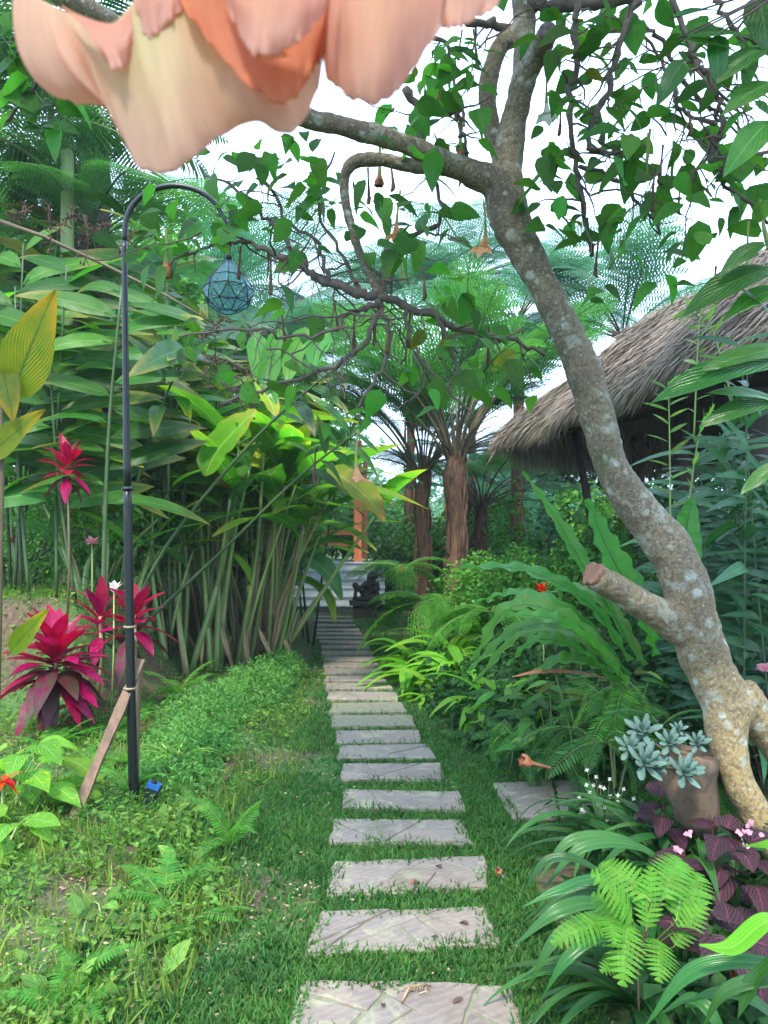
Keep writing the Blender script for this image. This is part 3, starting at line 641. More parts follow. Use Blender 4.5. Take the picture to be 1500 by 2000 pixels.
# ---------------------------------------------------------------- stone steps, pavilion, statue
st = thing('garden_steps', 'pale grey stone steps climbing at the far end of the path', 'steps', (-1.2, 19, 0))
sy = 19.0
for i in range(6):
    x1 = .02 if i > 0 else -.55; x0 = -2.45+i*.03
    mb = MB(); box(mb, ((x0+x1)/2, sy+.42*i+1.2, .215*i+.09), (x1-x0, 2.4, .18)); link('riser', mesh('riser', mb.V, mb.F, M_['riser'] if i == 0 else M_['stepstone'], smooth=False), st)
    k = 4
    for j in range(k):
        a = x0-.02+(x1-x0+.04)*j/k; b = x0-.02+(x1-x0+.04)*(j+1)/k
        mb = MB(); box(mb, ((a+b)/2, sy+.42*i+.22-.03, .215*i+.1985), (b-a-.012, .5, .037)); link('tread', mesh('tread', mb.V, mb.F, M_['stepstone'], smooth=False), st)
mb = MB()
for k in range(12):
    box(mb, (-2.3+k*.155, sy-.012, .09), (.145, .03, .165))
link('riser_block', mesh('riser_block', mb.V, mb.F, M_['riser'], smooth=False), st, kind='stuff')
pv = thing('pavilion_frame', 'orange timber posts and bench rail of a shelter above the steps', 'pavilion', (-.7, 23, 1.4))
def post(px, y0, y1, d, wpx, nm='post', par=pv, mt='orangewood', wy=None):
    a = P(px, y0, d); b = P(px, y1, d); s = wpx*d/FPX; mb = MB(); box(mb, (a+b)/2, (s, wy or s, abs((b-a).z))); link(nm, mesh(nm, mb.V, mb.F, M_[mt], smooth=False), par)
post(699, 1100, 860, 22.5, 15); post(713, 1092, 870, 24.2, 9); post(612, 1100, 880, 24.5, 9)
beam_y = 0
def beam(pxa, pxb, py, d, h, nm):
    a = P(pxa, py, d); b = P(pxb, py, d); mb = MB(); box(mb, (a+b)/2, ((b-a).length, .08, h*d/FPX)); link(nm, mesh(nm, mb.V, mb.F, M_['orangewood'], smooth=False), pv)
beam(600, 690, 1040, 23, 9, 'bench_rail'); beam(600, 690, 1063, 23, 8, 'bench_seat'); # statue: crouching mossy figure with a raised knee and folded arms on a dark trough pedestal
b0 = P(714, 1196, 17.6); b0.z = 0
pdl = thing('stone_pedestal', 'dark mossy stone pedestal with a wide lip at the foot of the steps', 'pedestal', b0)
s_ = 17.6/FPX
mb = MB(); box(mb, b0+Vector((0, 0, .16)), (44*s_, .42, .32), None, 0, 1.1); link('plinth', mesh('plinth', mb.V, mb.F, M_['moss'], smooth=False), pdl)
mb = MB(); box(mb, b0+Vector((0, 0, .37)), (60*s_, .6, .10), None, 0, 1.06); link('lip', mesh('lip', mb.V, mb.F, M_['moss'], smooth=False), pdl)
b1 = b0+Vector((0, 0, .42)); stt = thing('garden_statue', 'mossy seated stone figure beside the steps with one knee raised', 'statue', b1)
mb = MB()
def blob(c, r, seg=10):
    c = Vector(c)*1.0; V = []; F = []
    for i in range(seg//2+1):
        ph = math.pi*i/(seg//2)
        for k in range(seg): th = 2*math.pi*k/seg; V.append(b1+c+Vector((r[0]*math.sin(ph)*math.cos(th), r[1]*math.sin(ph)*math.sin(th), r[2]*math.cos(ph))))
    for i in range(seg//2):
        for k in range(seg): F.append((i*seg+k, (i+1)*seg+k, (i+1)*seg+(k+1) % seg, i*seg+(k+1) % seg))
    mb.add(V, F)
blob((.10, 0, .14), (.24, .2, .16)); blob((.13, 0, .34), (.16, .14, .2)); blob((.16, -.03, .58), (.115, .12, .13)); blob((.18, .02, .66), (.09, .09, .08)); blob((.16, -.15, .56), (.03, .04, .035)); blob((.05, -.02, .57), (.025, .05, .06)); blob((.27, -.02, .57), (.025, .05, .06))
tube(mb, [b1+Vector(v) for v in ((.02, -.05, .42), (-.12, -.14, .30), (-.02, -.20, .24))], [.065, .055, .05], 8)
tube(mb, [b1+Vector(v) for v in ((.26, -.02, .42), (.30, -.14, .28), (.18, -.2, .22))], [.065, .055, .05], 8)
tube(mb, [b1+Vector(v) for v in ((.02, -.08, .12), (-.22, -.16, .34), (-.24, -.18, .04))], [.10, .085, .06], 8)
tube(mb, [b1+Vector(v) for v in ((.16, -.08, .10), (.32, -.2, .12), (.10, -.25, .06))], [.10, .08, .06], 8)
blob((-.24, -.1, .36), (.08, .1, .08)); blob((0, 0, .04), (.34, .26, .06))
for v in mb.V[:0]: pass
so_ = link('figure', mb.mesh('figure', M_['moss']), stt)
so_.modifiers.new('r', 'REMESH').mode = 'VOXEL'; so_.modifiers['r'].voxel_size = .022; so_.modifiers['r'].use_smooth_shade = True
tx = bpy.data.textures.new('lumps', 'CLOUDS'); tx.noise_scale = .06; dm = so_.modifiers.new('d', 'DISPLACE'); dm.texture = tx; dm.strength = .035

# ---------------------------------------------------------------- thatched hut
hut = thing('thatched_hut', 'open bamboo hut with a steep shaggy grass roof behind the leaning trunk', 'hut', (4.6, 8.8, 0))
PL = P(985, 866, 10); PR = P(1560, 640, 5.4); PB = P(1335, 896, 12); PA = P(1545, 505, 8.9); PO = PR+(PB-PL)*1.9
PA = Vector((PA.x, PA.y, PA.z))
def roof_face(a, b, c, thick, name):
    """solid sloping thatch pad, sagging outward in the middle"""
    n = (b-a).cross(c-a).normalized()
    if n.z < 0: n = -n
    K = 14; V = []; F = []; idx = {}
    for lay_ in (0, 1):
        for i in range(K+1):
            for j in range(K+1-i):
                u, v = i/K, j/K; p = a*(1-u-v)+b*u+c*v; bul = .42*(1-v)*v*2+(.10 if lay_ == 0 else -.12)
                q = p+n*(bul+(.05*math.sin(i*1.3+j*.9) if lay_ == 0 else 0)); idx[(lay_, i, j)] = len(V); V.append(q)
    for l in (0, 1):
        for i in range(K):
            for j in range(K-i):
                F.append((idx[l, i, j], idx[l, i+1, j], idx[l, i, j+1]))
                if i+j < K-1: F.append((idx[l, i+1, j], idx[l, i+1, j+1], idx[l, i, j+1]))
    for i in range(K): F.append((idx[0, i, 0], idx[0, i+1, 0], idx[1, i+1, 0], idx[1, i, 0]))
    me = mesh(name, V, F, [M_['thatch'], M_['post']]); nb = len(V)//2; me.polygons.foreach_set('material_index', [1 if min(f) >= nb else 0 for f in F]); return me, n  # underside darkened by colour in place of shade under the roof
tV = np.array([(-.5, 0, 0), (.5, 0, 0), (-.3, .6, .02), (.3, .6, .02), (0, 1, -.03)]); tF = np.array([(0, 1, 3), (0, 3, 2), (2, 3, 4)])
def thatch_strands(a, b, c, n, name, edge=.25, Ls=.34):
    nn = (b-a).cross(c-a).normalized()
    if nn.z < 0: nn = -nn
    v = rng.random(n)**1.2; k = int(n*edge); v[:k] = rng.random(k)*.05; u = rng.random(n)*(1-v)
    p = np.array(a)[None]*(1-u-v)[:, None]+np.array(b)[None]*u[:, None]+np.array(c)[None]*v[:, None]
    down = np.array(-(Vector((0, 0, 1))-nn*nn.z).normalized())
    bul = .42*(1-v)*v*2+.09+.05*np.sin(u*14*1.3+v*14*.9)+rng.normal(0, .025, n)
    p = p+np.array(nn)[None]*bul[:, None]
    d = down[None]+rng.normal(0, .13, (n, 3))+np.array((0, 0, -.10))
    d[:k, 2] -= .35
    s = Ls*rng.uniform(.5, 1.3, n); s3 = np.stack([rng.uniform(.010, .022, n), s, s], 1)
    return scatter(tV, tF, p, frames(d, np.tile(np.array(nn), (n, 1))+rng.normal(0, .3, (n, 3))), s3, M_['thatch'], name)
for (a, b, nm, n) in ((PL, PR, 'near', 26000), (PL, PB, 'far', 9000), (PB, PO, 'back', 1500), (PR, PO, 'side', 2500)):
    me, _ = roof_face(a, b, PA, .2, 'thatch'); link('thatch', me, hut)
    link('thatch_straw', thatch_strands(a, b, PA, n, 'straw'), hut, kind='stuff')
# ragged fringe hanging inside the far eave
n = 5000; t = rng.random(n); p = np.array(PL)[None]*(1-t)[:, None]+np.array(PB)[None]*t[:, None]+rng.normal(0, .10, (n, 3)); p += np.array([.16, -.1, .12])
link('eave_fringe', scatter(tV, tF, p, frames(np.tile([0, 0, -1.], (n, 1))+rng.normal(0, .25, (n, 3)), rng.normal(0, 1, (n, 3))), np.stack([np.full(n, .016), rng.uniform(.2, .55, n), np.full(n, .3)], 1), M_['thatch'], 'fringe'), hut, kind='stuff')
def hpost(a, b, r, nm='post'):
    mb = MB(); tube(mb, [a, (a+b)/2, b], [r, r*.95, r*.9], 9); link(nm, mb.mesh(nm, M_['post']), hut)
q = P(1118, 810, 10.2); hpost(P(1165, 1075, 9.6), q, .055)
for px, d, r in ((1240, 11, .13), (1330, 8.2, .09), (1480, 6.4, .1)):
    a = P(px, 760, d); hpost(Vector((a.x, a.y, -.8)), a, r)
hpost(P(1110, 838, 10.3), P(1500, 770, 6.4), .05, 'rafter'); hpost(P(1130, 868, 10.6), P(1325, 868, 12), .05, 'rafter')
for k in range(7):
    a = P(1175+k*3, 815+k*13, 10.9); hpost(a, a+Vector((2.9, 2.2, 0)), .035, 'bamboo_rail')
mb = MB(); c1 = P(1250, 830, 12.2); box(mb, c1+Vector((1.9, 1.2, .1)), (4.2, .08, 1.4), Matrix.Rotation(.5, 3, 'Z')); link('back_panel', mesh('panel', mb.V, mb.F, M_['post'], smooth=False), hut)

# ---------------------------------------------------------------- lamp post, lantern, props
lb = gp(262, 1590); lb.z = float(gz(lb.x, lb.y))
D0 = lb.y
lp = thing('lamp_post', 'slim black metal post bent over at the top to carry a glass lantern', 'lamp post', lb)
pts, rad = pxp([(263, 1600, D0+.03, 20), (257, 1400, D0, 18), (252, 1150, D0, 17), (249, 950, D0, 15.5)], 6)
mb = MB(); tube(mb, pts, rad, 12); link('lower_pole', mb.mesh('lower_pole', M_['blackmetal']), lp)
pts, rad = pxp([(249, 955, D0, 14), (246, 750, D0, 12), (244, 560, D0, 11), (243, 470, D0, 11)], 5)
mb = MB(); tube(mb, pts, rad, 12)
pts, rad = pxp([(243, 471, D0, 11), (247, 430, D0, 11), (262, 398, D0, 11), (292, 374, D0, 11), (335, 363, D0, 11), (380, 370, D0, 10), (415, 392, D0, 10), (437, 425, D0, 9), (446, 455, D0, 8), (449, 482, D0, 7)], 4)
link('upper_pole', mb.mesh('upper_pole', M_['blackmetal']), lp)
mb = MB(); tube(mb, pts, rad, 12); link('arched_arm', mb.mesh('arched_arm', M_['blackmetal']), lp)
for y_, wpx, col in ((1224, 21, 'wood'), (1344, 22, 'wood'), (955, 19, 'blackmetal')):
    c = P(254 if y_ > 1000 else 249, y_, D0); mb = MB(); tube(mb, [c+Vector((0, 0, -.006)), c+Vector((0, 0, .006))], wpx*.5*D0/FPX*1.15, 12); link('collar' if col == 'blackmetal' else 'wire_tie', mb.mesh('tie', M_['blackmetal'] if col == 'blackmetal' else M_['litter']), lp)
# lantern: faceted glass drop of panes in dark lead lines
lc = P(446, 560, D0); U = D0/FPX
ln = thing('glass_lantern', 'blue faceted glass drop lantern hanging from the bent lamp post', 'lantern', lc)
rings = [(0, 78, 0), (6, 52, 0), (37, 16, 0), (49, -6, 0), (41, -34, .5), (17, -50, .5)]
m, t, p, o = newmat('blue_glass'); M_['glass'] = m
p.inputs['Base Color'].default_value = (.30, .48, .6, 1); p.inputs['Roughness'].default_value = .06; p.inputs['Specular IOR Level'].default_value = .7
tb = t.nodes.new('ShaderNodeBsdfTransparent'); tb.inputs[0].default_value = (.86, .95, 1, 1); ms = t.nodes.new('ShaderNodeMixShader'); ms.inputs[0].default_value = .88
t.links.new(p.outputs[0], ms.inputs[1]); t.links.new(tb.outputs[0], ms.inputs[2]); t.links.new(ms.outputs[0], o.inputs[0])
K = 8; RV = []
for (r, z, ph) in rings[1:]: RV.append([lc+Vector((r*U*math.cos(2*math.pi*(k+ph)/K+.2), r*U*math.sin(2*math.pi*(k+ph)/K+.2), z*U)) for k in range(K)])
lead = MB(); panes = []
def leadline(a, b): tube(lead, [a, b], 1.15*U, 5)
for k in range(K): leadline(RV[0][k], RV[0][(k+1) % K])
for j in range(len(RV)-1):
    for k in range(K):
        a, b = RV[j][k], RV[j][(k+1) % K]; o1 = rings[j+1][2]; o2 = rings[j+2][2]
        leadline(RV[j+1][k], RV[j+1][(k+1) % K])
        if o1 == o2: panes.append([a, b, RV[j+1][(k+1) % K], RV[j+1][k]]); leadline(a, RV[j+1][k])
        elif o2 > o1: c, e = RV[j+1][k], RV[j+1][k-1]; panes += [[a, b, c], [a, c, e]]; leadline(a, c); leadline(a, e)
        else: c, e = RV[j+1][k], RV[j+1][(k+1) % K]; panes += [[a, e, c], [a, b, e]]; leadline(a, c); leadline(a, e)
panes.append(RV[-1])
for pn in panes:
    nrm = (pn[1]-pn[0]).cross(pn[2]-pn[0]).normalized()*.001; m_ = len(pn)
    V = [v+nrm for v in pn]+[v-nrm for v in pn]; link('pane', mesh('pane', V, [tuple(range(m_)), tuple(range(2*m_-1, m_-1, -1))]+[(i, i+m_, (i+1) % m_+m_, (i+1) % m_) for i in range(m_)], M_['glass'], smooth=False), ln)
link('lead_frame', lead.mesh('lead', M_['blackmetal']), ln)
mb = MB(); tube(mb, [lc+Vector((0, 0, 50*U)), lc+Vector((0, 0, 64*U)), P(449, 482, D0)], [7*U, 6*U, 4*U], 8); link('cap', mb.mesh('cap', M_['blackmetal']), ln)
# stake behind the post, leaning plank, solar spot
a = P(268, 1600, D0+.12); bb = P(264, 1320, D0+.10); mb = MB(); box(mb, (a+bb)/2, (.035, .03, (bb-a).length)); sk = thing('wooden_stake', 'thin upright wooden stake tied behind the black lamp post', 'stake', a); link('stake_shaft', mesh('stake', mb.V, mb.F, M_['wood'], smooth=False), sk)
a = gp(143, 1602); bb = P(276, 1288, D0+.08); dv = bb-a; pk = thing('leaning_plank', 'rough brown plank leaning diagonally against the lamp post', 'plank', a)
mb = MB(); nseg = 6; x_ = Vector((1, .25, .35)).cross(dv).cross(dv).normalized(); y_ = x_.cross(dv).normalized()
V = []; F = []
for i in range(nseg+1):
    t_ = i/nseg; c = a+dv*t_; wd = (.027+.004*math.sin(i*2)); 
    for sx, sy_ in ((-1, -1), (1, -1), (1, 1), (-1, 1)): V.append(c+x_*wd*sx+y_*.018*sy_+Vector((random.uniform(-.002, .002),)*3))
for i in range(nseg):
    for k in range(4): F.append((i*4+k, i*4+(k+1) % 4, (i+1)*4+(k+1) % 4, (i+1)*4+k))
F += [(3, 2, 1, 0), tuple(nseg*4+k for k in range(4))]
link('plank_board', mesh('plank', V, F, M_['wood'], smooth=False), pk)
c = gp(296, 1592); c.z = float(gz(c.x, c.y)); sp_ = thing('solar_spotlight', 'small black garden spotlight with a blue top beside the lamp post foot', 'spotlight', c)
u = c.y/FPX; mb = MB(); rt = Matrix.Rotation(.35, 3, 'Y')
tube(mb, [c+Vector((-2*u, 0, -.02)), c+Vector((0, 0, 26*u))], [6*u, 5*u], 8); box(mb, c+Vector((-1*u, 0, 38*u)), (20*u, 16*u, 30*u), rt, 0, 1.2); link('spot_body', mb.mesh('body', M_['plastic'], False), sp_)
mb = MB(); box(mb, c+Vector((4*u, 0, 56*u)), (25*u, 20*u, 9*u), rt); link('blue_panel', mb.mesh('panel', M_['blueplastic'], False), sp_)
mb = MB(); tube(mb, [c+Vector((3*u, -.002, 60*u)), c+Vector((5*u, -.002, 66*u))], [6*u, 5*u], 10); link('switch_knob', mb.mesh('knob', M_['plastic'], False), sp_)

# ---------------------------------------------------------------- the leaning angel's trumpet tree
bt = thing('angel_trumpet_tree', 'leaning lichen covered tree with knobbly limbs arching over the whole path', 'tree', gp(1500, 1760))
SHADE_CAN = [((1.0, 1.1, 5.0), (1.7, 1.1, .5)), ((-.8, .6, 5.1), (1.3, 1.0, .5)), ((2.4, 1.2, 4.8), (1.0, 1.0, .5)), ((.6, 2.7, 5.1), (1.7, 1.3, .55)), ((2.6, 3.0, 5.2), (1.5, 1.3, .6)), ((1.4, 4.4, 5.9), (1.8, 1.0, .6)), ((-1.2, 2.2, 5.2), (1.0, 1.0, .5))]  # unseen leaves above and behind the camera, added to shade the upper trunk
link('crown', leaf_cloud('crown', M_['brug'], SHADE_CAN, 5200, .17, shell=.3, aspect=.36), bt, None, kind='stuff')
mb = MB()
LIMBS = [
 [(1700, 1960, 2.95, 90), (1600, 1760, 3.0, 80), (1508, 1640, 3.02, 74), (1440, 1520, 3.06, 74), (1420, 1440, 3.1, 88), (1420, 1380, 3.15, 112)],
 [(1780, 1800, 3.22, 90), (1680, 1680, 3.22, 88), (1605, 1580, 3.22, 86), (1545, 1500, 3.2, 78), (1488, 1420, 3.18, 78), (1438, 1350, 3.17, 96)],
 [(1430, 1400, 3.15, 112), (1385, 1300, 3.2, 108), (1357, 1220, 3.22, 112), (1342, 1150, 3.25, 110), (1310, 1075, 3.28, 100), (1240, 985, 3.3, 88), (1190, 900, 3.3, 82), (1163, 800, 3.3, 80), (1130, 700, 3.3, 76), (1083, 600, 3.3, 75), (1030, 500, 3.3, 78), (992, 420, 3.3, 88), (985, 345, 3.3, 88)],
 [(985, 360, 3.3, 80), (1000, 250, 3.3, 60), (1018, 180, 3.25, 56), (1045, 110, 3.15, 50), (1071, 62, 3.0, 46)],
 [(1012, 200, 3.33, 50), (1026, 100, 3.45, 52), (1020, 0, 3.6, 52), (1015, -120, 3.8, 48)],
 [(985, 330, 3.42, 46), (960, 250, 3.5, 40), (953, 170, 3.5, 42), (972, 100, 3.52, 44), (1010, 55, 3.55, 40)],
 [(975, 360, 3.3, 70), (935, 345, 3.25, 62), (880, 320, 3.2, 52), (790, 282, 3.1, 47), (700, 255, 3.0, 45), (600, 232, 2.9, 46), (480, 190, 2.7, 48), (330, 110, 2.5, 46), (180, 25, 2.35, 42), (60, -40, 2.25, 42)],
 [(910, 340, 3.25, 34), (860, 332, 3.28, 30), (800, 322, 3.3, 30), (740, 312, 3.3, 32), (695, 315, 3.3, 34), (673, 345, 3.3, 28), (680, 420, 3.3, 25), (702, 490, 3.25, 25), (728, 545, 3.2, 25), (742, 580, 3.2, 24)],
 [(1345, 1235, 3.22, 84), (1280, 1195, 3.18, 68), (1215, 1157, 3.12, 64), (1160, 1122, 3.05, 66)],
]
for L_ in LIMBS:
    pts, rad = pxp(L_, 8)
    rad = [r*.85*(1+.02*math.sin(i*1.1+len(pts))+.04*math.sin(i*.23)) for i, r in enumerate(rad)]
    tube(mb, pts, rad, 20)
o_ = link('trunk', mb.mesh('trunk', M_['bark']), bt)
md = o_.modifiers.new('r', 'REMESH'); md.mode = 'VOXEL'; md.voxel_size = .011; md.use_smooth_shade = True
sm = o_.modifiers.new('s', 'SMOOTH'); sm.iterations = 9; sm.factor = .5
tx1 = bpy.data.textures.new('bark_lumps', 'CLOUDS'); tx1.noise_scale = .16; d1 = o_.modifiers.new('d1', 'DISPLACE'); d1.texture = tx1; d1.strength = .024; d1.texture_coords = 'GLOBAL'
tx2 = bpy.data.textures.new('bark_fine', 'CLOUDS'); tx2.noise_scale = .025; d2 = o_.modifiers.new('d2', 'DISPLACE'); d2.texture = tx2; d2.strength = .008; d2.texture_coords = 'GLOBAL'
def disc(nm, px, py, d, nrm, r, mt, jag=.1):
    c = P(px, py, d); n = Vector(nrm).normalized(); a = n.orthogonal().normalized(); b = n.cross(a); V = []; K = 18
    for z, rr in ((-.03, .8), (.004, 1), (.008, .82), (.006, .3)):
        for k in range(K): th = 2*math.pi*k/K; q = r*rr*(1+jag*math.sin(k*2.7)+jag*.6*math.sin(k*5.1)); V.append(c+n*z+a*math.cos(th)*q+b*math.sin(th)*q)
    F = [(i*K+k, i*K+(k+1) % K, (i+1)*K+(k+1) % K, (i+1)*K+k) for i in range(3) for k in range(K)]+[tuple(3*K+k for k in range(K))]
    link(nm, mesh(nm, V, F, M_[mt]), bt)
def axis(L_):
    a, b = P(*L_[-2][:3]), P(*L_[-1][:3]); return (b-a).normalized()
disc('cut_end', 1071, 62, 3.0, axis(LIMBS[3])+Vector((0, -.6, 0)), .040, 'cutold', .04); disc('cut_end', 1157, 1120, 3.045, axis(LIMBS[8]), .052, 'cutwood', .16)
# twigs: hanging and winding, from the picture
TW = [
 [(1125, -20, 3.1, 13), (1122, 60, 3.1, 13), (1127, 120, 3.1, 12), (1112, 180, 3.12, 11), (1120, 280, 3.12, 10), (1128, 340, 3.15, 10), (1140, 420, 3.15, 9), (1158, 500, 3.2, 8)],
 [(1245, -10, 3.0, 14), (1222, 60, 3.0, 13), (1198, 120, 3.0, 12), (1190, 180, 3.02, 12), (1155, 240, 3.05, 11), (1152, 285, 3.05, 10), (1200, 303, 3.1, 8), (1255, 300, 3.1, 6)],
 [(1310, -10, 2.9, 12), (1345, 90, 2.9, 11), (1362, 130, 2.9, 11), (1378, 145, 2.9, 10), (1402, 190, 2.9, 9), (1412, 240, 2.92, 9), (1397, 290, 2.95, 9), (1396, 330, 2.95, 8), (1440, 385, 3.0, 7), (1510, 440, 3.0, 6)],
 [(1235, 35, 3.2, 9), (1280, 70, 3.2, 8), (1310, 110, 3.2, 8), (1348, 180, 3.2, 8), (1385, 205, 3.2, 7), (1402, 240, 3.2, 7)],
 [(1395, 0, 2.7, 9), (1430, 50, 2.7, 9), (1462, 78, 2.7, 9), (1510, 82, 2.7, 8)],
 [(1130, 325, 3.15, 8), (1200, 352, 3.15, 7), (1250, 400, 3.15, 6), (1295, 455, 3.2, 5)],
 [(1030, 12, 3.55, 26), (1100, 14, 3.45, 23), (1180, 6, 3.35, 20), (1280, -20, 3.25, 18)],
 [(1000, 62, 3.55, 18), (960, 45, 3.5, 15), (915, 42, 3.45, 13), (870, 10, 3.4, 12)],
 [(790, 180, 3.3, 16), (820, 205, 3.3, 14), (855, 218, 3.3, 13), (892, 222, 3.3, 12), (900, 255, 3.3, 8), (912, 300, 3.3, 6)],
 [(742, 578, 3.2, 20), (700, 574, 3.2, 18), (645, 552, 3.22, 16), (600, 526, 3.25, 14), (560, 506, 3.28, 12), (515, 490, 3.3, 10), (470, 468, 3.35, 7)],
 [(742, 578, 3.2, 17), (790, 595, 3.2, 15), (850, 620, 3.22, 13), (900, 643, 3.25, 12), (960, 655, 3.3, 10), (1010, 668, 3.35, 8), (1060, 692, 3.4, 6)],
 [(742, 582, 3.2, 14), (733, 622, 3.2, 11), (700, 682, 3.2, 9), (640, 722, 3.25, 8), (560, 745, 3.3, 7), (430, 790, 3.35, 5)],
 [(742, 572, 3.2, 12), (765, 520, 3.25, 11), (800, 470, 3.3, 10), (860, 430, 3.3, 8), (850, 350, 3.3, 7), (820, 260, 3.35, 5)],
 [(600, 526, 3.25, 9), (560, 470, 3.3, 8), (520, 430, 3.35, 7), (480, 380, 3.4, 6), (400, 340, 3.45, 4)],
 [(640, 550, 3.22, 9), (620, 480, 3.3, 7), (560, 430, 3.35, 6), (530, 370, 3.4, 6), (500, 330, 3.4, 4)],
 [(700, 574, 3.2, 9), (680, 510, 3.25, 7), (640, 450, 3.3, 6), (620, 380, 3.3, 6), (650, 300, 3.35, 4)],
 [(735, 600, 3.2, 10), (690, 610, 3.15, 9), (640, 650, 3.1, 7), (560, 660, 3.1, 6), (480, 640, 3.1, 5), (350, 655, 3.1, 4)],
 [(790, 595, 3.2, 8), (800, 660, 3.2, 7), (830, 720, 3.2, 6), (800, 800, 3.25, 4)],
 [(850, 620, 3.2, 8), (890, 700, 3.2, 6), (880, 760, 3.2, 5), (930, 820, 3.25, 4)],
 [(742, 590, 3.2, 10), (760, 650, 3.2, 8), (745, 720, 3.2, 7), (700, 790, 3.2, 5), (705, 830, 3.2, 4)],
 [(470, 468, 3.35, 6), (420, 480, 3.35, 5), (350, 500, 3.35, 5), (310, 560, 3.35, 4)],
 [(1402, 240, 3.1, 8), (1330, 220, 3.1, 7), (1310, 170, 3.1, 6), (1270, 90, 3.1, 6), (1210, 60, 3.1, 7)],
 [(1350, 350, 3.0, 5), (1385, 300, 3.0, 7), (1398, 260, 3.0, 8)], [(1130, 120, 3.1, 7), (1165, 70, 3.1, 6), (1200, 60, 3.1, 5)],
 [(1500, 300, 2.9, 7), (1430, 300, 2.9, 6), (1400, 340, 2.95, 6)], [(840, 60, 3.4, 9), (880, 110, 3.4, 7), (895, 190, 3.4, 6), (905, 250, 3.4, 5)],
 [(150, 60, 2.4, 10), (110, 120, 2.5, 8), (60, 180, 2.6, 7), (-10, 260, 2.7, 6)],
]
TWP = []
U_ = lambda a: Vector((random.gauss(0, a), random.gauss(0, a), random.gauss(0, a)))
for L_ in TW:
    pts, rad = pxp(L_, 5); pts = [p+Vector((random.uniform(-1, 1), random.uniform(-1, 1), random.uniform(-1, 1)))*.012 for p in pts]
    rad = [r*(1+(.28 if i % 4 == 1 else 0)) for i, r in enumerate(rad)]
    mb = MB(); tube(mb, pts, rad, 8, jit=.08)
    # short side twigs, each with its own bend
    for i in range(2, len(pts)-1, 2):
        if random.random() < .75:
            p = pts[i]; dv = Vector((random.uniform(-1, 1), random.uniform(-.7, .7), random.uniform(-1.1, .5))).normalized(); L2 = random.uniform(.08, .26); q = [p]
            for k in range(4): dv = (dv+Vector((random.uniform(-.5, .5), random.uniform(-.5, .5), random.uniform(-.5, .35)))).normalized(); q.append(q[-1]+dv*L2/4)
            r0 = min(rad[i]*.6, .006); tube(mb, q, [r0, r0*.85, r0*.7, r0*.55, r0*.3], 5, False); TWP.append(q[-1])
    link('twig', mb.mesh('twig', M_['twig']), bt); TWP += [pts[i] for i in range(6, len(pts), 3)]
for k in range(46):       # thin crooked side twigs wandering off the main ones
    p = random.choice(TWP); dv = Vector((random.uniform(-1, 1), random.uniform(-.5, .5), random.uniform(-.8, .8))).normalized(); q = [p]; n_ = random.randint(7, 12)
    for j in range(n_): dv = (dv+Vector((random.uniform(-.55, .55), random.uniform(-.4, .4), random.uniform(-.6, .45)))).normalized(); q.append(q[-1]+dv*.055)
    mb = MB(); r0 = random.uniform(.003, .0055); tube(mb, q, [r0*(1-.75*j/n_) for j in range(n_+1)], 6, False, jit=.12)
    for j in range(2, n_, 2): tube(mb, [q[j], q[j]+U_(.04), q[j]+U_(.04)+Vector((0, 0, -.05))], [r0*.5, r0*.4, r0*.2], 4, False)
    link('twig', mb.mesh('twig', M_['twig']), bt)
# leaves in clusters
BL = [leaf_mesh('leaf', M_['brug'], 1, .74, 'ovate', 6, .18+.1*k, .12+.05*(k % 3), .03, pet=.22, rag=.05, seed=k) for k in range(7)]
CL = [(1085,100),(1130,135),(1180,90),(1150,200),(1210,120),(1100,190),(1220,190),(1240,245),(1180,255),(1060,290),(1065,335),(1110,345),(1055,390),(1090,420),(1135,445),(1180,440),(1210,430),(1235,480),(1245,300),(1200,285),(1310,245),(1330,290),(1215,335),(1300,330),(1295,400),(1345,385),(1370,285),(1330,65),(1350,110),(1425,80),(1465,130),(1395,165),(1435,180),(1485,60),(1485,200),(1430,275),(1470,290),(1405,325),(1450,350),(1380,430),(1445,485),(1475,335),(1320,470),(1160,560),(1295,555),(1120,65),(1270,30),(1065,30),(1500,140),(1490,390),
 (830,95),(870,135),(835,175),(900,170),(850,250),(885,285),(925,90),(805,230),(775,250),(915,205),(830,440),(865,425),(800,480),(745,465),(660,400),(600,360),(540,325),(820,60),(905,120),(860,310),(1150,30),(1180,150),(1260,170),
 (575,270),(510,300),(455,325),(430,390),(480,420),(405,445),(345,465),(440,500),(365,520),(315,545),(420,565),(495,540),(540,595),(300,480),(330,410),(385,480),
 (895,560),(860,645),(930,620),(985,645),(955,700),(880,680),(1000,725),(815,700),(640,655),(700,720),(780,745),(480,640),(545,680),(430,620),(910,590),(840,580),(930,745),(870,780),
 (20,30),(40,110),(75,160),(115,235),(10,70),(500,10),(30,200),(470,760),(560,300),(620,345),(650,420),(600,440),(540,395),(720,425),(765,400),(690,380),(585,490),(400,660),(470,700),(610,760),(680,790)]
BL += [leaf_mesh('leaf', M_['olive'], 1, .6, 'ovate', 6, .4, .25, .05, pet=.22, rag=.09, seed=50)]; BL += BL[:6]+BL[:6]; nleaf = 0; rest = []
CLL = []
for (cx, cy) in CL:
    for k in range(5 if cy < 520 else 4):
        px, py = cx+random.gauss(0, 27), cy+random.gauss(0, 22)
        d = 3.15+random.gauss(0, .22) if cx > 700 else 3.35+random.gauss(0, .2)
        if cx < 130: d = 2.6
        if math.hypot(px-446, py-555) < 88 or abs(px-246) < 14: continue
        CLL.append((px, py, d, cx, cy))
random.shuffle(CLL)
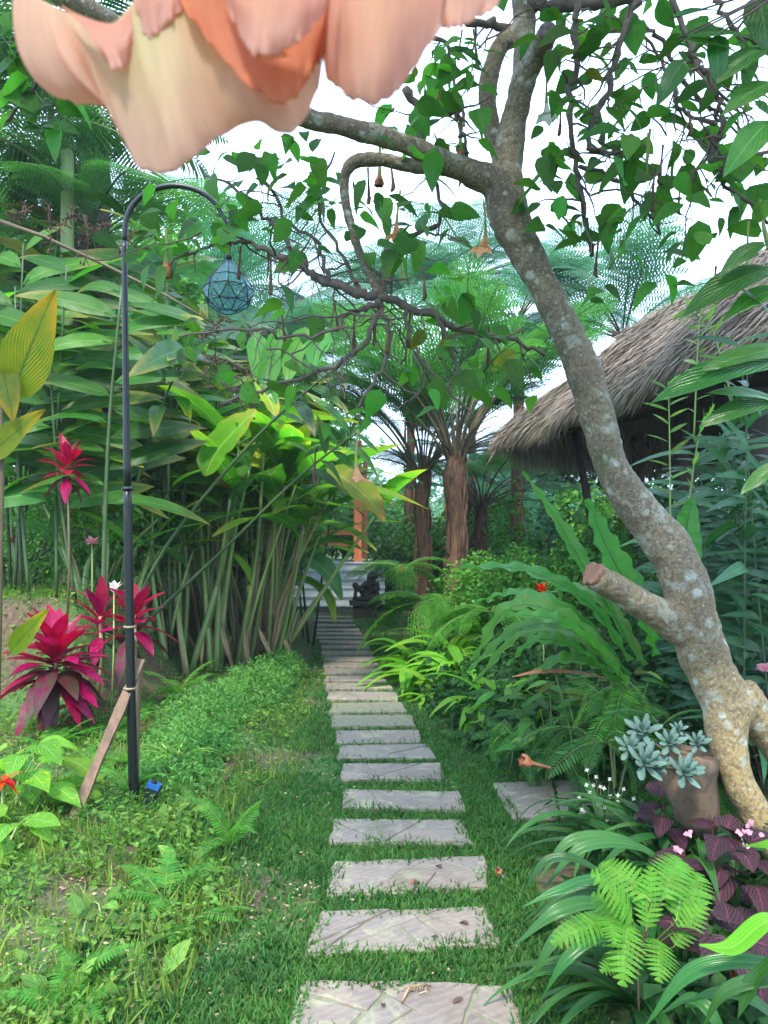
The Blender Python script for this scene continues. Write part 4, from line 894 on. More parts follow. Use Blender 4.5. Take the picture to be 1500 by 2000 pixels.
for i, (px, py, d, cx, cy) in enumerate(CLL):
    p = P(px, py, d); dr = Vector((random.gauss(0, .7)+(px-cx)/60, random.gauss(-.1, .5), random.uniform(-.9, .3))); up = Vector((random.gauss(0, .5), random.gauss(-.45, .5), .8))
    L = random.uniform(.07, .15)*(1.0 if cy < 550 else .9)
    M = frm(p-dr.normalized()*L*.5, dr, up, (L*random.uniform(.85, 1.15), L, L))
    if i < 300: link('leaf', BL[i % len(BL)], bt, M)
    else: rest.append((BL[i % 7], M))
def join_instances(name, lst, mat):
    mb = []; V = []; F = []; UV = []; n = 0
    cache = {}
    for me, M in lst:
        if me.name not in cache:
            v = np.empty(len(me.vertices)*3, np.float32); me.vertices.foreach_get('co', v); uvd = np.zeros((len(me.vertices), 2))
            for l in me.loops: uvd[l.vertex_index] = me.uv_layers[0].data[l.index].uv
            cache[me.name] = (v.reshape(-1, 3), [tuple(p.vertices) for p in me.polygons], uvd)
        v, f, uv = cache[me.name]; A = np.array(M); V.append(v@A[:3, :3].T+A[:3, 3]); F += [tuple(i+n for i in q) for q in f]; UV.append(uv); n += len(v)
    return mesh(name, np.concatenate(V), F, mat, np.concatenate(UV))
link('foliage', join_instances('foliage', rest, M_['brug']), bt, None, kind='stuff')
# pendent trumpets, pale buds and withered ones
def trumpet(name, L, r0, r1, flare, mats, seed=0):
    r = random.Random(seed); mb = MB(); K = 15; prof = [(0, .55), (.25, .42), (.5, .5), (.72, .8), (.86, 1.6), (.96, 3.0 if flare else 1.6), (1.0, 4.6 if flare else 1.3)]; V = []; UV = []; F = []
    for i, (t, q) in enumerate(prof):
        for k in range(K):
            th = 2*math.pi*k/K; lobe = 1+(.28*math.cos(5*th) if i >= 4 else 0)*(i-3)/3; rr = r0*q*lobe*(r1 if i > 3 else 1)
            z = -L*t+(.10*L*(1-math.cos(5*th))*.5 if i == 6 and flare else 0)
            jt = .22 if not flare else .05; rr *= 1+r.uniform(-jt, jt)*(i > 1); z += r.uniform(-jt, jt)*.05*L*(i > 3)
            V.append((rr*math.cos(th)+.05*L*math.sin(i*.7+seed), rr*math.sin(th), z)); UV.append((k/K, t))
    for i in range(len(prof)-1):
        for k in range(K): F.append((i*K+k, i*K+(k+1) % K, (i+1)*K+(k+1) % K, (i+1)*K+k))
    mi = [1 if f[0]//K < 3 else 0 for f in F]; mb.add(V, F, UV); mb.MI = mi; return mb.mesh(name, mats)
T_open = trumpet('open', .26, .012, 1.0, True, [M_['peachsmall'], M_['palegreen']]); T_bud = trumpet('bud', .24, .010, .8, False, [M_['palegreen'], M_['palegreen']], 1)
T_pale = trumpet('pale', .26, .011, 1.0, True, [M_['white_flower'], M_['palegreen']], 4)
T_dead = trumpet('dead', .17, .0095, .55, False, [M_['dead'], M_['dead']], 2); T_dor = trumpet('wilting', .2, .014, 1.0, False, [M_['deadorange'], M_['palegreen']], 3)
for (px, py, d, me, lab) in [(700, 838, 3.2, T_open, 'open peach trumpet flower hanging over the steps'), (782, 372, 3.3, T_open, 'peach trumpet flower'), (325, 448, 3.3, T_dor, 'pale trumpet with orange tip'), (1465, 430, 3.0, T_bud, 'pale bud'),
    (742, 285, 3.4, T_dor, 0), (905, 230, 3.4, T_dor, 0), (945, 395, 3.5, T_open, 0), (1268, 250, 3.1, T_bud, 0), (1262, 262, 3.1, T_bud, 0), (1292, 285, 3.1, T_dead, 0), (1325, 355, 3.1, T_dead, 0), (1275, 330, 3.1, T_dead, 0), (1070, 130, 3.3, T_pale, 0),
    (1490, 370, 3.0, T_bud, 0), (1097, 205, 3.2, T_dead, 0), (655, 585, 3.2, T_dead, 0), (765, 300, 3.3, T_dead, 0), (900, 60, 3.4, T_dead, 0), (925, 60, 3.4, T_dead, 0), (860, 150, 3.4, T_dead, 0), (550, 605, 3.2, T_dead, 0), (615, 880, 3.3, T_dead, 0), (735, 610, 3.2, T_dead, 0),
    (955, 640, 3.3, T_dead, 0), (690, 610, 3.2, T_dead, 0), (1150, 425, 3.15, T_dead, 0), (1165, 470, 3.2, T_dead, 0), (1345, 200, 3.0, T_dead, 0), (785, 470, 3.4, T_bud, 0), (800, 600, 3.3, T_dead, 0), (760, 620, 3.2, T_dead, 0), (530, 500, 3.3, T_dead, 0), (865, 640, 3.2, T_dead, 0), (470, 480, 3.3, T_dead, 0), (720, 330, 3.35, T_dead, 0), (1440, 200, 3.0, T_bud, 0), (830, 520, 3.2, T_dead, 0), (1395, 520, 3.0, T_dead, 0)]:
    o_ = link('flower' if me not in (T_dead, T_dor) else 'withered_flower', me, bt, Matrix.Translation(P(px, py, d)) @ Matrix.Rotation(random.uniform(0, 6), 4, 'Z') @ Matrix.Rotation(random.uniform(-.12, .12), 4, 'X') @ Matrix.Scale(random.uniform(.8, 1.1), 4))
    if lab: o_['label'] = lab

# ---------------------------------------------------------------- close blooms at the top
def petal(par, mat, top, bot, nu=22, nv=16, bulge=.03, ruf=.004, seed=0, hole=None, nm='petal', fl=2.5, w0=.5, w1=1.0, mid=None, ridges=()):
    T = spline(top, 8); B = spline(bot, 8); Mi = spline(mid, 8) if mid else None; V = []; UV = []; F = []
    def at(S, u): f = u*(len(S)-1); i = min(int(f), len(S)-2); return S[i]*(1-(f-i))+S[i+1]*(f-i)
    nu *= 2; nv = int(nv*1.6)
    for j in range(nv+1):
        v = j/nv
        for i in range(nu+1):
            u = i/nu; q = at(T, u)*(1-v)+at(B, u)*v
            if Mi: q = at(T, u)*(1-v)*(1-2*v)+at(Mi, u)*4*v*(1-v)+at(B, u)*v*(2*v-1)
            d = q[2]-bulge*math.sin(math.pi*u)*(.35+.65*math.sin(math.pi*(v*.8+.1)))+ruf*math.sin(u*fl*6.283+seed)*v**2*1.6+.0022*math.sin(u*nu*.55+2*math.sin(u*17+seed)+seed)*v**6+ruf*.4*math.sin(u*23+v*5+seed)*v**3+.0022*noise.noise(Vector((u*3.5, v*2.5, seed)))
            for ru in ridges: d -= .0028*math.exp(-((u+.012*math.sin(v*5)-ru)/.014)**2)*(1-.5*v)+.0045*math.exp(-((u-ru)/.07)**2)
            px_, py_ = q[0]+2.5*v*math.sin(u*31+seed), q[1]+(3.5*math.sin(u*27+seed)+2.5*math.sin(u*61)+1.5*math.sin(u*113+seed))*v**5
            V.append(P(px_, py_, d)); UV.append((w0+(w1-w0)*u, v))
    hid = set()
    for j in range(nv):
        for i in range(nu):
            a = j*(nu+1)+i
            c = (V[a]-EYE); 
            if hole:
                r_ = Vector((c.dot(CR), c.dot(CU), c.dot(CF))); hx, hy = 750+FPX*r_.x/r_.z, 1000-FPX*r_.y/r_.z
                if ((hx-hole[0])/hole[2])**2+((hy-hole[1])/hole[3])**2 < 1: continue
            F.append((a, a+1, a+nu+2, a+nu+1))
    me = mesh(nm, V, F, M_[mat], UV); o = link(nm, me, par); s = o.modifiers.new('t', 'SOLIDIFY'); s.thickness = .0006; s.offset = 0; return o
f1 = thing('trumpet_flower', 'large pale peach trumpet bloom hanging close to the lens at top left', 'flower', P(350, -250, .42))
petal(f1, 'petal', [(28, -30, .405), (60, -12, .40), (115, 18, .395), (165, 38, .39), (215, 52, .388), (262, 6, .385), (320, -40, .38), (400, -60, .38), (520, -60, .385), (640, -60, .40)],
  [(97, 178, .395), (150, 203, .385), (216, 214, .392), (238, 262, .378), (270, 325, .365), (345, 334, .355), (400, 288, .362), (482, 240, .376), (570, 262, .37), (622, 172, .385)], nu=44, nv=26, bulge=.006, ruf=.0015, seed=1, w0=.0, w1=.9, ridges=(.2, .545, .82),
  mid=[(36, 100, .395), (85, 118, .385), (150, 130, .38), (190, 150, .385), (228, 185, .375), (310, 165, .360), (360, 150, .358), (440, 140, .368), (535, 120, .366), (636, 50, .385)])
petal(f1, 'petalpink', [(120, 12, .378), (165, 34, .374), (222, 46, .372), (266, 6, .376)], [(196, 66, .372), (212, 126, .362), (244, 132, .362), (268, 60, .372)], bulge=.008, seed=9, ruf=.0008, w0=.9, w1=1)
petal(f1, 'petalpink', [(262, 2, .372), (290, -40, .370), (330, -60, .370), (372, -60, .372)], [(272, 60, .366), (298, 74, .362), (330, 44, .361), (366, 12, .366)], bulge=.003, seed=19, ruf=.0005, w0=.8, w1=1)
f2 = thing('trumpet_flower', 'second peach trumpet bloom with orange throat at the top centre', 'flower', P(650, -250, .47))
petal(f2, 'petalorange', [(335, -60, .362), (430, -60, .358), (540, -60, .358), (645, -60, .37)], [(362, 18, .352), (468, 150, .345), (560, 200, .343), (618, 120, .36)], bulge=-.006, seed=11, hole=(530, 108, 27, 8), w0=.7, w1=1, mid=[(350, -15, .36), (440, 70, .352), (550, 100, .35), (635, 40, .365)], nu=30, nv=26, ruf=.001)
petal(f2, 'petalpink', [(420, -60, .35), (490, -60, .335), (580, -60, .335), (660, -60, .35)], [(455, 40, .342), (497, 108, .326), (568, 92, .326), (634, 26, .34)], bulge=.006, seed=12, ruf=.0008, w0=.2, w1=.9)
petal(f2, 'petalpink', [(624, -60, .38), (700, -60, .36), (780, -60, .36), (872, -60, .38)], [(636, 150, .372), (692, 196, .352), (764, 190, .352), (860, 56, .375)], bulge=.007, seed=13, fl=1.5, ruf=.002, w0=.1, w1=.9, mid=[(628, 70, .375), (690, 80, .352), (770, 80, .352), (868, 10, .378)])
petal(f2, 'petalorange', [(590, -60, .385), (610, -60, .38), (640, -60, .38), (680, -60, .385)], [(600, 150, .372), (616, 130, .37), (634, 100, .372), (645, 20, .38)], bulge=.004, seed=14, ruf=.001, w0=.9, w1=1)
petal(f2, 'petalpink', [(790, -60, .40), (850, -60, .39), (920, -60, .39), (985, -60, .40)], [(838, 44, .385), (866, 56, .38), (905, 50, .38), (972, 12, .39)], bulge=.004, seed=15, ruf=.0008, w0=.3, w1=1)
# ================================================================ plants
def Q(px, d, dz=0.0):
    """ground point under a picture column at distance d"""
    p = P(px, 1080, d); return Vector((p.x, p.y, float(gz(p.x, p.y))+dz))
U3 = lambda a=1.0: Vector((random.gauss(0, a), random.gauss(0, a), random.gauss(0, a)))

# ---- tree ferns
TF = [frond_mesh('frond', [M_['treefern'], M_['stipe']], 2.7, 26, .62, path=arch(18, 2.7, r_, d_), bi=15, stipe=.24, rr=.018, tilt=.35, seed=k) for k, (r_, d_) in enumerate(((.15, 1.1), (.2, 1.5), (.1, .8)))]
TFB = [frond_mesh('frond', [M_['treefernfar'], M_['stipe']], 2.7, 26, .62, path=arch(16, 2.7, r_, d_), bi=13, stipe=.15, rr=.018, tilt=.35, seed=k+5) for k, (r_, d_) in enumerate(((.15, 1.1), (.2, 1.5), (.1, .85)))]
TFM = [frond_mesh('frond', [M_['treefern'], M_['stipe']], 3.0, 26, .62, path=arch(18, 3.0, r_, d_), bi=13, stipe=.36, rr=.026, tilt=.35, seed=k+9) for k, (r_, d_) in enumerate(((.12, .9), (.15, 1.4), (.1, 1.1)))]
def tree_fern(label, base, top, r0, n, fl, el, meshes, seed=1, mat='fernbark', skirt=6, group=None, fluff=0):
    r = random.Random(seed); th = thing('tree_fern', label, 'tree fern', base, group)
    mb = MB(); k = 9; pts = [base.lerp(top, i/k)+Vector((.04*math.sin(i*1.3+seed), .03*math.cos(i+seed), 0)) for i in range(k+1)]; pts[0].z -= .3
    random.seed(seed+50); rad = [r0*(1.35-.5*math.sin(math.pi*min(1, i/k*.9)))*(.45 if i == k else 1) for i in range(k+1)]
    tube(mb, pts, rad, 18, jit=.16); link('trunk', mb.mesh('trunk', M_[mat]), th)
    mb = MB()
    for i in range(60):       # old stipe bases and fibrous roots standing off the trunk
        t = r.random(); a = r.uniform(0, 6.28); c = base.lerp(top, t); rr = r0*(1.1-.2*t); q = c+Vector((math.cos(a)*rr, math.sin(a)*rr, 0)); L = r.uniform(.25, .7)
        tube(mb, [q-Vector((0, 0, L*.5)), q+Vector((math.cos(a)*.02, math.sin(a)*.02, 0)), q+Vector((math.cos(a)*.01, math.sin(a)*.01, L*.5))], [.012, .026, .010], 5, False)
    link('root_mantle', mb.mesh('mantle', M_[mat]), th, kind='stuff')
    for i in range(n):
        a = 2.4*i+r.uniform(-.3, .3); e = r.uniform(*el)*(1-(.35 if el[0] < .9 else .12)*(i/n)); M = Matrix.Translation(top+Vector((math.cos(a)*r0*.6, math.sin(a)*r0*.6, -.03*i*.3))) @ Matrix.Rotation(a-math.pi/2, 4, 'Z') @ Matrix.Rotation(e, 4, 'X') @ Matrix.Rotation(r.uniform(-.3, .3), 4, 'Y') @ Matrix.Scale(fl*r.uniform(.8, 1.1), 4)
        link('frond', meshes[i % len(meshes)], th, M)
    if skirt:
        mb = MB()
        for i in range(skirt):
            a = r.uniform(0, 6.28); p0 = top+Vector((0, 0, -.05)); q = [p0]; dv = Vector((math.cos(a)*.5, math.sin(a)*.5, r.uniform(.2, .8))).normalized()
            for k_ in range(7): q.append(q[-1]+dv*.22); dv = (dv+Vector((0, 0, -.16))).normalized()
            tube(mb, q, [.022, .02, .017, .014, .011, .008, .006, .004], 5, False)
        link('dead_stipe', mb.mesh('dead', M_['stipe']), th, kind='stuff')
    return th
def tfat(px, d, pytop, **k):
    b = Q(px, d); t = P(px, pytop, d); return b, t
b, t = tfat(890, 12, 888); tree_fern('tree fern with the thick reddish trunk standing nearest the path', b, t, .165, 20, 1.15, (1.0, 1.38), TFM, 1, skirt=16)
b, t = tfat(826, 13.2, 925); tree_fern('second tree fern with a slimmer trunk close behind on the left', b, t, .13, 15, 1.05, (.95, 1.35), TFM, 2, skirt=10)
b, t = tfat(940, 14.5, 985); tree_fern('short dark tree fern to the right behind the thick trunked one', b, t, .10, 14, .85, (.4, 1.2), TFM, 3, skirt=8)
for (px, d, py, n, s, lab, sd) in ((590, 23, 700, 14, 1.5, 'tall hazy tree fern rising left of the steps behind the twigs', 4), (1010, 16, 620, 13, 1.3, 'hazy tree fern seen just left of the leaning trunk', 5), (1215, 15, 650, 15, 1.3, 'hazy tree fern rising above the tip of the thatch roof', 6),
    (545, 21, 720, 12, 1.2, 'tree fern behind the lowest hanging twigs over the path', 14), (920, 21, 540, 14, 1.4, 'very tall far tree fern right of the knobbly limb', 15), (440, 19, 560, 14, 1.4, 'tall far tree fern between lantern and flowers', 16), (800, 20, 600, 14, 1.3, 'tallest far tree fern between the flowering twigs', 7), (1010, 19, 960, 13, 1.2, 'low far tree fern down the slope under the roof tip', 8), (500, 15, 650, 13, 1.2, 'tree fern behind the lantern', 9), (170, 10.5, 470, 14, .95, 'light green tree fern at the upper left behind the lamp arch', 10), (1060, 26, 930, 13, 1.4, 'small pale tree fern far below the roof tip', 11)):
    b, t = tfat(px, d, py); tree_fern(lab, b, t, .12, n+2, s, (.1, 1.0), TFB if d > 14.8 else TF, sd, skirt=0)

# ---- gingers
GL = [leaf_mesh('leaf', M_['ginger'], 1, .25, 'lance', 9, .22+.13*k, .16, .035, pet=.02, rag=.02, seed=k) for k in range(5)]
GD = [leaf_mesh('leaf', M_['gingerdark'], 1, .25, 'lance', 9, .18+.13*k, .16, .035, pet=.02, rag=.02, seed=k+9) for k in range(5)]
GO = leaf_mesh('leaf', M_['olive'], 1, .2, 'lance', 9, .6, .25, .05, pet=.02, rag=.08, seed=33)
def shoot(par, pts, r0, nl, L, meshes, t0=.35, stem='stem', lean=0.0, up=.45, plane=None, seed=0):
    r = random.Random(seed); S = [Vector(v) for v in spline([tuple(p) for p in pts], 5)]; n = len(S)-1
    mb = MB(); tube(mb, S, [r0*(1-.6*i/n) for i in range(n+1)], 8); link('stem', mb.mesh('stem', M_[stem]), par)
    a0 = r.uniform(0, 3.14) if plane is None else plane
    for k in range(nl):
        t = t0+(1-t0)*(k+.5)/nl; f = t*n; i = min(int(f), n-1); q = S[i].lerp(S[i+1], f-i); d = (S[i+1]-S[i]).normalized()
        a = a0+math.pi*(k % 2)+r.uniform(-.35, .35); side = Vector((math.cos(a), math.sin(a), 0)); side = (side-d*side.dot(d)).normalized()
        dr = side+d*(up+r.uniform(-.2, .25))+Vector((0, 0, r.uniform(-.15, .1))); l = L*r.uniform(.6, 1.15)*(1-.25*abs(t-.62))
        mm = meshes[(k+seed) % len(meshes)]; old = L > .6 and r.random() < .05
        link('leaf', GO if old else mm, par, frm(q, dr, d*.5+Vector((r.uniform(-.4, .4), -.95, r.uniform(.1, .9))), (l*r.uniform(.85, 1.3), l, l), roll=r.uniform(-.45, .45)))
def ginger(label, shoots, base, meshes=GL, group=None, L=.8, nm='torch_ginger', cat='ginger plant', stem='stemdark', **kw):
    th = thing(nm, label, cat, base, group)
    for i, s in enumerate(shoots): shoot(th, s['p'], s.get('r', .017), s.get('n', 16), s.get('L', L), s.get('m', meshes), s.get('t0', .35), s.get('stem', stem), up=s.get('up', .45), plane=s.get('plane'), seed=i*3+len(label))
    return th
def up_shoot(px0, px1, pyt, d, bend=20, d1=None):
    b = Q(px0, d); d1 = d1 or d; m = P((px0+px1)/2-bend*.5, (1080+pyt)/2+60, (d+d1)/2); return [b, m, P(px1, pyt, d1)]
ginger('nearest torch ginger with dark canes just left of the lamp post', [dict(p=up_shoot(203, 238, 560, 6.9), n=16, plane=.1, r=.026, up=.25), dict(p=up_shoot(150, 95, 640, 7.1), n=16, plane=.2, r=.022, up=.3), dict(p=up_shoot(113, 130, 520, 7.3), n=18, plane=-.2, r=.018), dict(p=up_shoot(60, 30, 560, 7.2), n=15, plane=.3, r=.02)], Q(150, 7), GL+GD, L=1.05)
ginger('torch ginger with two long canes leaning diagonally over to the right', [dict(p=[Q(235, 7.6), P(330, 1060, 7.5), P(500, 855, 7.3), P(660, 712, 7.1)], n=9, t0=.72, r=.024, L=.55), dict(p=[Q(255, 7.9), P(430, 1080, 7.8), P(580, 935, 7.6), P(700, 842, 7.5)], n=9, t0=.7, r=.022, L=.55), dict(p=[Q(225, 7.4), P(265, 960, 7.3), P(330, 760, 7.1), P(400, 640, 7.0)], n=13, t0=.45, r=.018)], Q(240, 7.6), GD, L=.8)
for i, (a, d, lab) in enumerate(((330, 9.2, 'ginger clump behind the arch of the lamp post'), (30, 8.6, 'tall ginger clump at the left picture edge'), (430, 11.5, 'ginger clump rising below and behind the lantern'), (200, 10.4, 'ginger clump deep behind the near dark canes'), (560, 13, 'far ginger clump left of the steps under the hanging twigs'), (110, 12.5, 'far ginger clump at the back of the left border'))):
    sh = []
    for k in range(8):
        x0 = a+random.gauss(0, 28)*8/d*1.2; x1 = x0+random.gauss(0, 70)*8/d; top = [520, 470, 620, 440, 720, 500][i]+random.uniform(-60, 150)
        sh.append(dict(p=up_shoot(x0, x1, top, d+random.uniform(-.6, .6)), n=12, t0=.45, r=.022, m=GL if k % 3 else GD))
    ginger(lab, sh, Q(a, d), L=.98)
# near olive leaf hanging in at the left edge
th = thing('broad_leaf_spray', 'yellow olive broad leaves hanging in at the left picture edge', 'leaves', P(-60, 700, 2.0))
OL = leaf_mesh('leaf', M_['olive'], 1, .46, 'ovate', 9, .12, .10, .03, pet=.05, rag=.03, cols=2)
for (a, b, wd) in (((18, 790), (88, 590), 1.0), ((0, 690), (20, 800), .8), ((15, 1280), (75, 1205), .6), ((-30, 900), (60, 810), .7)):
    pa, pb = P(a[0], a[1], 2.0), P(b[0], b[1], 1.9); L = (pb-pa).length*1.05; link('leaf', OL, th, frm(pa, pb-pa, Vector((.3, -1, .2)), (L*wd, L, L)))
mb = MB(); tube(mb, [P(-60, 700, 2.0), P(0, 760, 2.0), P(5, 900, 2.0), P(0, 1250, 2.0), P(-5, 1500, 2.1)], [.006, .006, .006, .005, .004], 6); link('stem', mb.mesh('stem', M_['stipe']), th)

# ---- heliconias: fans of sheathed stalks with paddle leaves
HL = [leaf_mesh('leaf', M_['banana'], 1, .26, 'paddle', 12, .25+.22*k, .12, .03, pet=.16, rag=.035, cols=2, seed=k+20) for k in range(4)]
HB = [leaf_mesh('leaf', M_['bananablue'], 1, .28, 'paddle', 12, .3+.2*k, .12, .03, pet=.14, rag=.035, cols=2, seed=k+30) for k in range(3)]
HY = leaf_mesh('leaf', M_['yellowleaf'], 1, .26, 'paddle', 12, .35, .10, .05, pet=.08, rag=.09, cols=2, seed=41)
def heliconia(label, px, d, n, spread, tops, L, seed, mats=('stem', 'tan'), leaves=None, group=None, dead=.25, cat='heliconia'):
    r = random.Random(seed); base = Q(px, d); th = thing('heliconia_clump', label, cat, base, group)
    for k in range(n):
        x0 = px+r.uniform(-spread, spread); b = Q(x0, d+r.uniform(-.5, .5)); tx = x0+r.gauss(0, 45)+(x0-px)*.9; ty = r.uniform(*tops); c = P(tx, ty, d+r.uniform(-.7, .7))
        m = b.lerp(c, .5)+Vector((r.uniform(-.08, .08), 0, .05)); S = [Vector(v) for v in spline([tuple(b), tuple(m), tuple(c)], 5)]
        mb = MB(); nn = len(S)-1; r0 = r.uniform(.028, .046); tube(mb, S, [r0*(1-.65*i/nn) for i in range(nn+1)], 8); mt = mats[0] if r.random() < .6 else mats[1]
        link('stalk', mb.mesh('stalk', M_[mt]), th)
        if r.random() < .7:
            mb = MB(); a = r.uniform(0, 6.28); o_ = Vector((math.cos(a), math.sin(a), 0))*r0*1.2; tube(mb, [S[0]+o_*.3, S[2]+o_, S[4]+o_*1.4], [r0*.8, r0*.55, .006], 5); link('dry_sheath', mb.mesh('sheath', M_['tan']), th)
        for j in range(r.choice((2, 3, 3))):
            a = r.uniform(0, 6.28); q = S[-1-j]; e = r.uniform(.5, 1.5)
            dr = Vector((math.cos(a)*1, math.sin(a)*.8, e)); l = L*r.uniform(.65, 1.15); lm = (leaves or HL)[(k+j) % len(leaves or HL)]
            if r.random() < .06: lm = HY
            link('leaf', lm, th, frm(q, dr, Vector((0, 0, 1))+U3(.2), (l*r.uniform(.9, 1.2), l, l)))
        if r.random() < dead:
            l = L*.6; link('withered_leaf', DL, th, frm(S[2], Vector((r.uniform(-.5, .5), -.3, -1)), Vector((0, -1, 0)), (l*.5, l, l)))
    return th
DL = leaf_mesh('withered_leaf', M_['tan'], 1, .18, 'lance', 7, .3, .35, .10, rag=.1, seed=3)
heliconia('dense heliconia stand with green and tan stalks left of the path', 470, 10.2, 30, 85, (880, 1060), 1.15, 1)
heliconia('narrow heliconia stand at the inner edge beside the far path', 500, 11.2, 12, 22, (900, 1040), .95, 2, leaves=HL+HB)
heliconia('heliconia stand behind the lamp post with broad bright leaves', 330, 11.0, 14, 70, (820, 960), 1.4, 3)
heliconia('heliconia stand further back beyond the inner stalks', 500, 15.5, 14, 30, (900, 1020), 1.2, 4, leaves=HL+HB)
heliconia('blue green heliconia at the far left behind the red cordyline', 60, 9.5, 6, 70, (860, 1000), 1.0, 5, leaves=HB+HL)
heliconia('bright banana leaved clump rising behind the diagonal canes', 420, 9.4, 9, 60, (820, 960), 1.25, 9, mats=('stem', 'stem'))
heliconia('tall heliconia at the back of the left border', 250, 13.5, 9, 80, (760, 900), 1.5, 6)
heliconia('waxy leaved heliconia stand between the lamp post and the dense stand', 345, 9.0, 13, 55, (900, 1080), .85, 7, leaves=HB+HL, mats=('stem', 'stem'))
heliconia('low broad leaved heliconia behind the magenta cordylines', 200, 8.4, 10, 60, (960, 1080), .7, 8, leaves=HB+HL, mats=('stem', 'stem'))
# leaves picked out one by one in the photo
th = thing('drooping_banana_leaf', 'broad green leaves arching out over the lowest steps', 'leaves', Q(560, 12.5))
def strap_px(nm, mat, pts, W, par, cols=4, pleat=.0, wave=0, prof=None, n=5, up=Vector((0, -.4, 1)), petr=0, **k):
    S = [P(*v) for v in spline(pts, n)]; return link(nm, strap_mesh(nm, M_[mat], S, W, pleat, wave, cols, prof, up, **k), par)
pad = lambda t: min(1, t*5+.05)**.6*min(1, (1-t)*2.6+.03)**.7
strap_px('leaf', 'bananablue', [(575, 1130, 12.3), (600, 1090, 12.2), (640, 1120, 12.0), (668, 1172, 11.9)], .42, th, prof=pad, wave=.03)
strap_px('leaf', 'banana', [(560, 1130, 12.2), (600, 1135, 12.1), (640, 1165, 12.0), (655, 1215, 11.9)], .22, th, prof=pad, wave=.04)
strap_px('leaf', 'banana', [(560, 1060, 12.2), (620, 1022, 12.1), (690, 1040, 12.0), (735, 1075, 11.9)], .24, th, prof=pad, wave=.04)
strap_px('leaf', 'banana', [(545, 1080, 12.2), (610, 1062, 12.1), (670, 1060, 12.0), (720, 1080, 11.9)], .22, th, prof=pad, wave=.04)
strap_px('leaf', 'banana', [(470, 1120, 10), (480, 1080, 9.9), (455, 1075, 9.8), (425, 1078, 9.7)], .14, th, prof=pad)
strap_px('leaf', 'straplime', [(490, 1165, 9.4), (485, 1120, 9.3), (455, 1085, 9.3), (425, 1080, 9.2)], .13, th, prof=pad)
strap_px('leaf', 'yellowleaf', [(640, 915, 8.2), (680, 940, 8.1), (720, 975, 8.0), (750, 1018, 7.9)], .32, th, prof=pad, wave=.07, up=Vector((.5, -1, .5)))
strap_px('leaf', 'yellowleaf', [(500, 720, 8.5), (515, 760, 8.4), (530, 790, 8.3), (540, 820, 8.2)], .2, th, prof=pad, wave=.07, up=Vector((.5, -1, .5)))
strap_px('leaf', 'banana', [(400, 930, 8.5), (425, 880, 8.5), (460, 840, 8.4), (500, 800, 8.4)], .42, th, prof=pad, wave=.04, up=Vector((-.5, -1, .3)))
strap_px('leaf', 'banana', [(340, 960, 9.0), (345, 910, 9.0), (370, 900, 9.0), (430, 905, 8.8)], .40, th, prof=pad, wave=.05, up=Vector((-.2, -1, .5)))
strap_px('leaf', 'yellowleaf', [(390, 975, 9.3), (405, 945, 9.2), (430, 935, 9.1), (450, 950, 9.0)], .30, th, prof=pad, wave=.12, up=Vector((-.2, -1, .5)))
for (a, b, w_) in (((555, 640), (520, 770), .2), ((600, 640), (560, 750), .18), ((640, 640), (610, 720), .2), ((500, 650), (540, 790), .22)):
    strap_px('leaf', 'nest', [(a[0], a[1], 6.8), ((a[0]+b[0])/2-8, (a[1]+b[1])/2, 6.7), (b[0], b[1], 6.6)], w_, th, prof=pad, up=Vector((.3, -1, .2)))

# ---- flowers on bare stalks
def bloom(label, cat, nm, px, py, d, mat, n, L, W, stalk_to=None, elev=(.1, 1.2), stem='stem'):
    c = P(px, py, d); th = thing(nm, label, cat, Q(px, d)); lm = leaf_mesh('petal', M_[mat], 1, W, 'ovate', 4, .25, .2)
    for k in range(n):
        a = 2.4*k; e = elev[0]+(elev[1]-elev[0])*k/n; link('petal', lm, th, frm(c, Vector((math.cos(a)*math.cos(e), math.sin(a)*math.cos(e), math.sin(e))), Vector((0, 0, 1)), L))
    b = P(stalk_to[0], stalk_to[1], d) if stalk_to else Q(px, d)
    mb = MB(); tube(mb, [b, b.lerp(c, .5)+Vector((.01, 0, 0)), c], [.009, .008, .006], 6); link('stalk', mb.mesh('stalk', M_[stem]), th)
bloom('pale pink torch ginger flower between the left canes', 'flower', 'torch_ginger_flower', 180, 1062, 7.0, 'pink_flower', 16, .10, .55)
bloom('white pointed flower bud above the red cordylines', 'flower', 'white_bud', 223, 1158, 6.4, 'white_flower', 7, .11, .6, elev=(1.1, 1.5))
bloom('red torch flower seen past the cut branch stump', 'flower', 'torch_ginger_flower', 1058, 1150, 7.0, 'red_flower', 18, .09, .4, elev=(-.6, 1.2))
bloom('red flower head low among the ferns beside the far path', 'flower', 'torch_ginger_flower', 783, 1113, 12.0, 'red_flower', 14, .12, .5, elev=(-.5, 1.2))
bloom('small orange red flower among the far left shrubs', 'flower', 'orange_flower', 28, 1060, 9.0, 'deadorange', 12, .12, .5)
def cone_flower(label, px, py, d, s):
    c = P(px, py, d); th = thing('ginger_cone', label, 'flower', Q(px, d)); lm = leaf_mesh('bract', M_['cordyold'], 1, .7, 'heart', 3, .2, .3)
    for k in range(36):
        z = k/36; a = 2.4*k; rr = .035*math.sin(math.pi*min(1, z*.85+.15)); link('bract', lm, th, frm(c+Vector((math.cos(a)*rr, math.sin(a)*rr, z*s)), Vector((math.cos(a), math.sin(a), 1.1)), Vector((0, 0, 1)), .055))
    mb = MB(); tube(mb, [Q(px, d), c+Vector((0, 0, s*.9))], [.012, .012], 6); link('stalk', mb.mesh('stalk', M_['stipe']), th)
cone_flower('dark red cone shaped ginger flower among the heliconia stalks', 418, 1040, 9.3, .38); cone_flower('small dark red ginger cone right of the bigger one', 463, 1078, 9.5, .16)

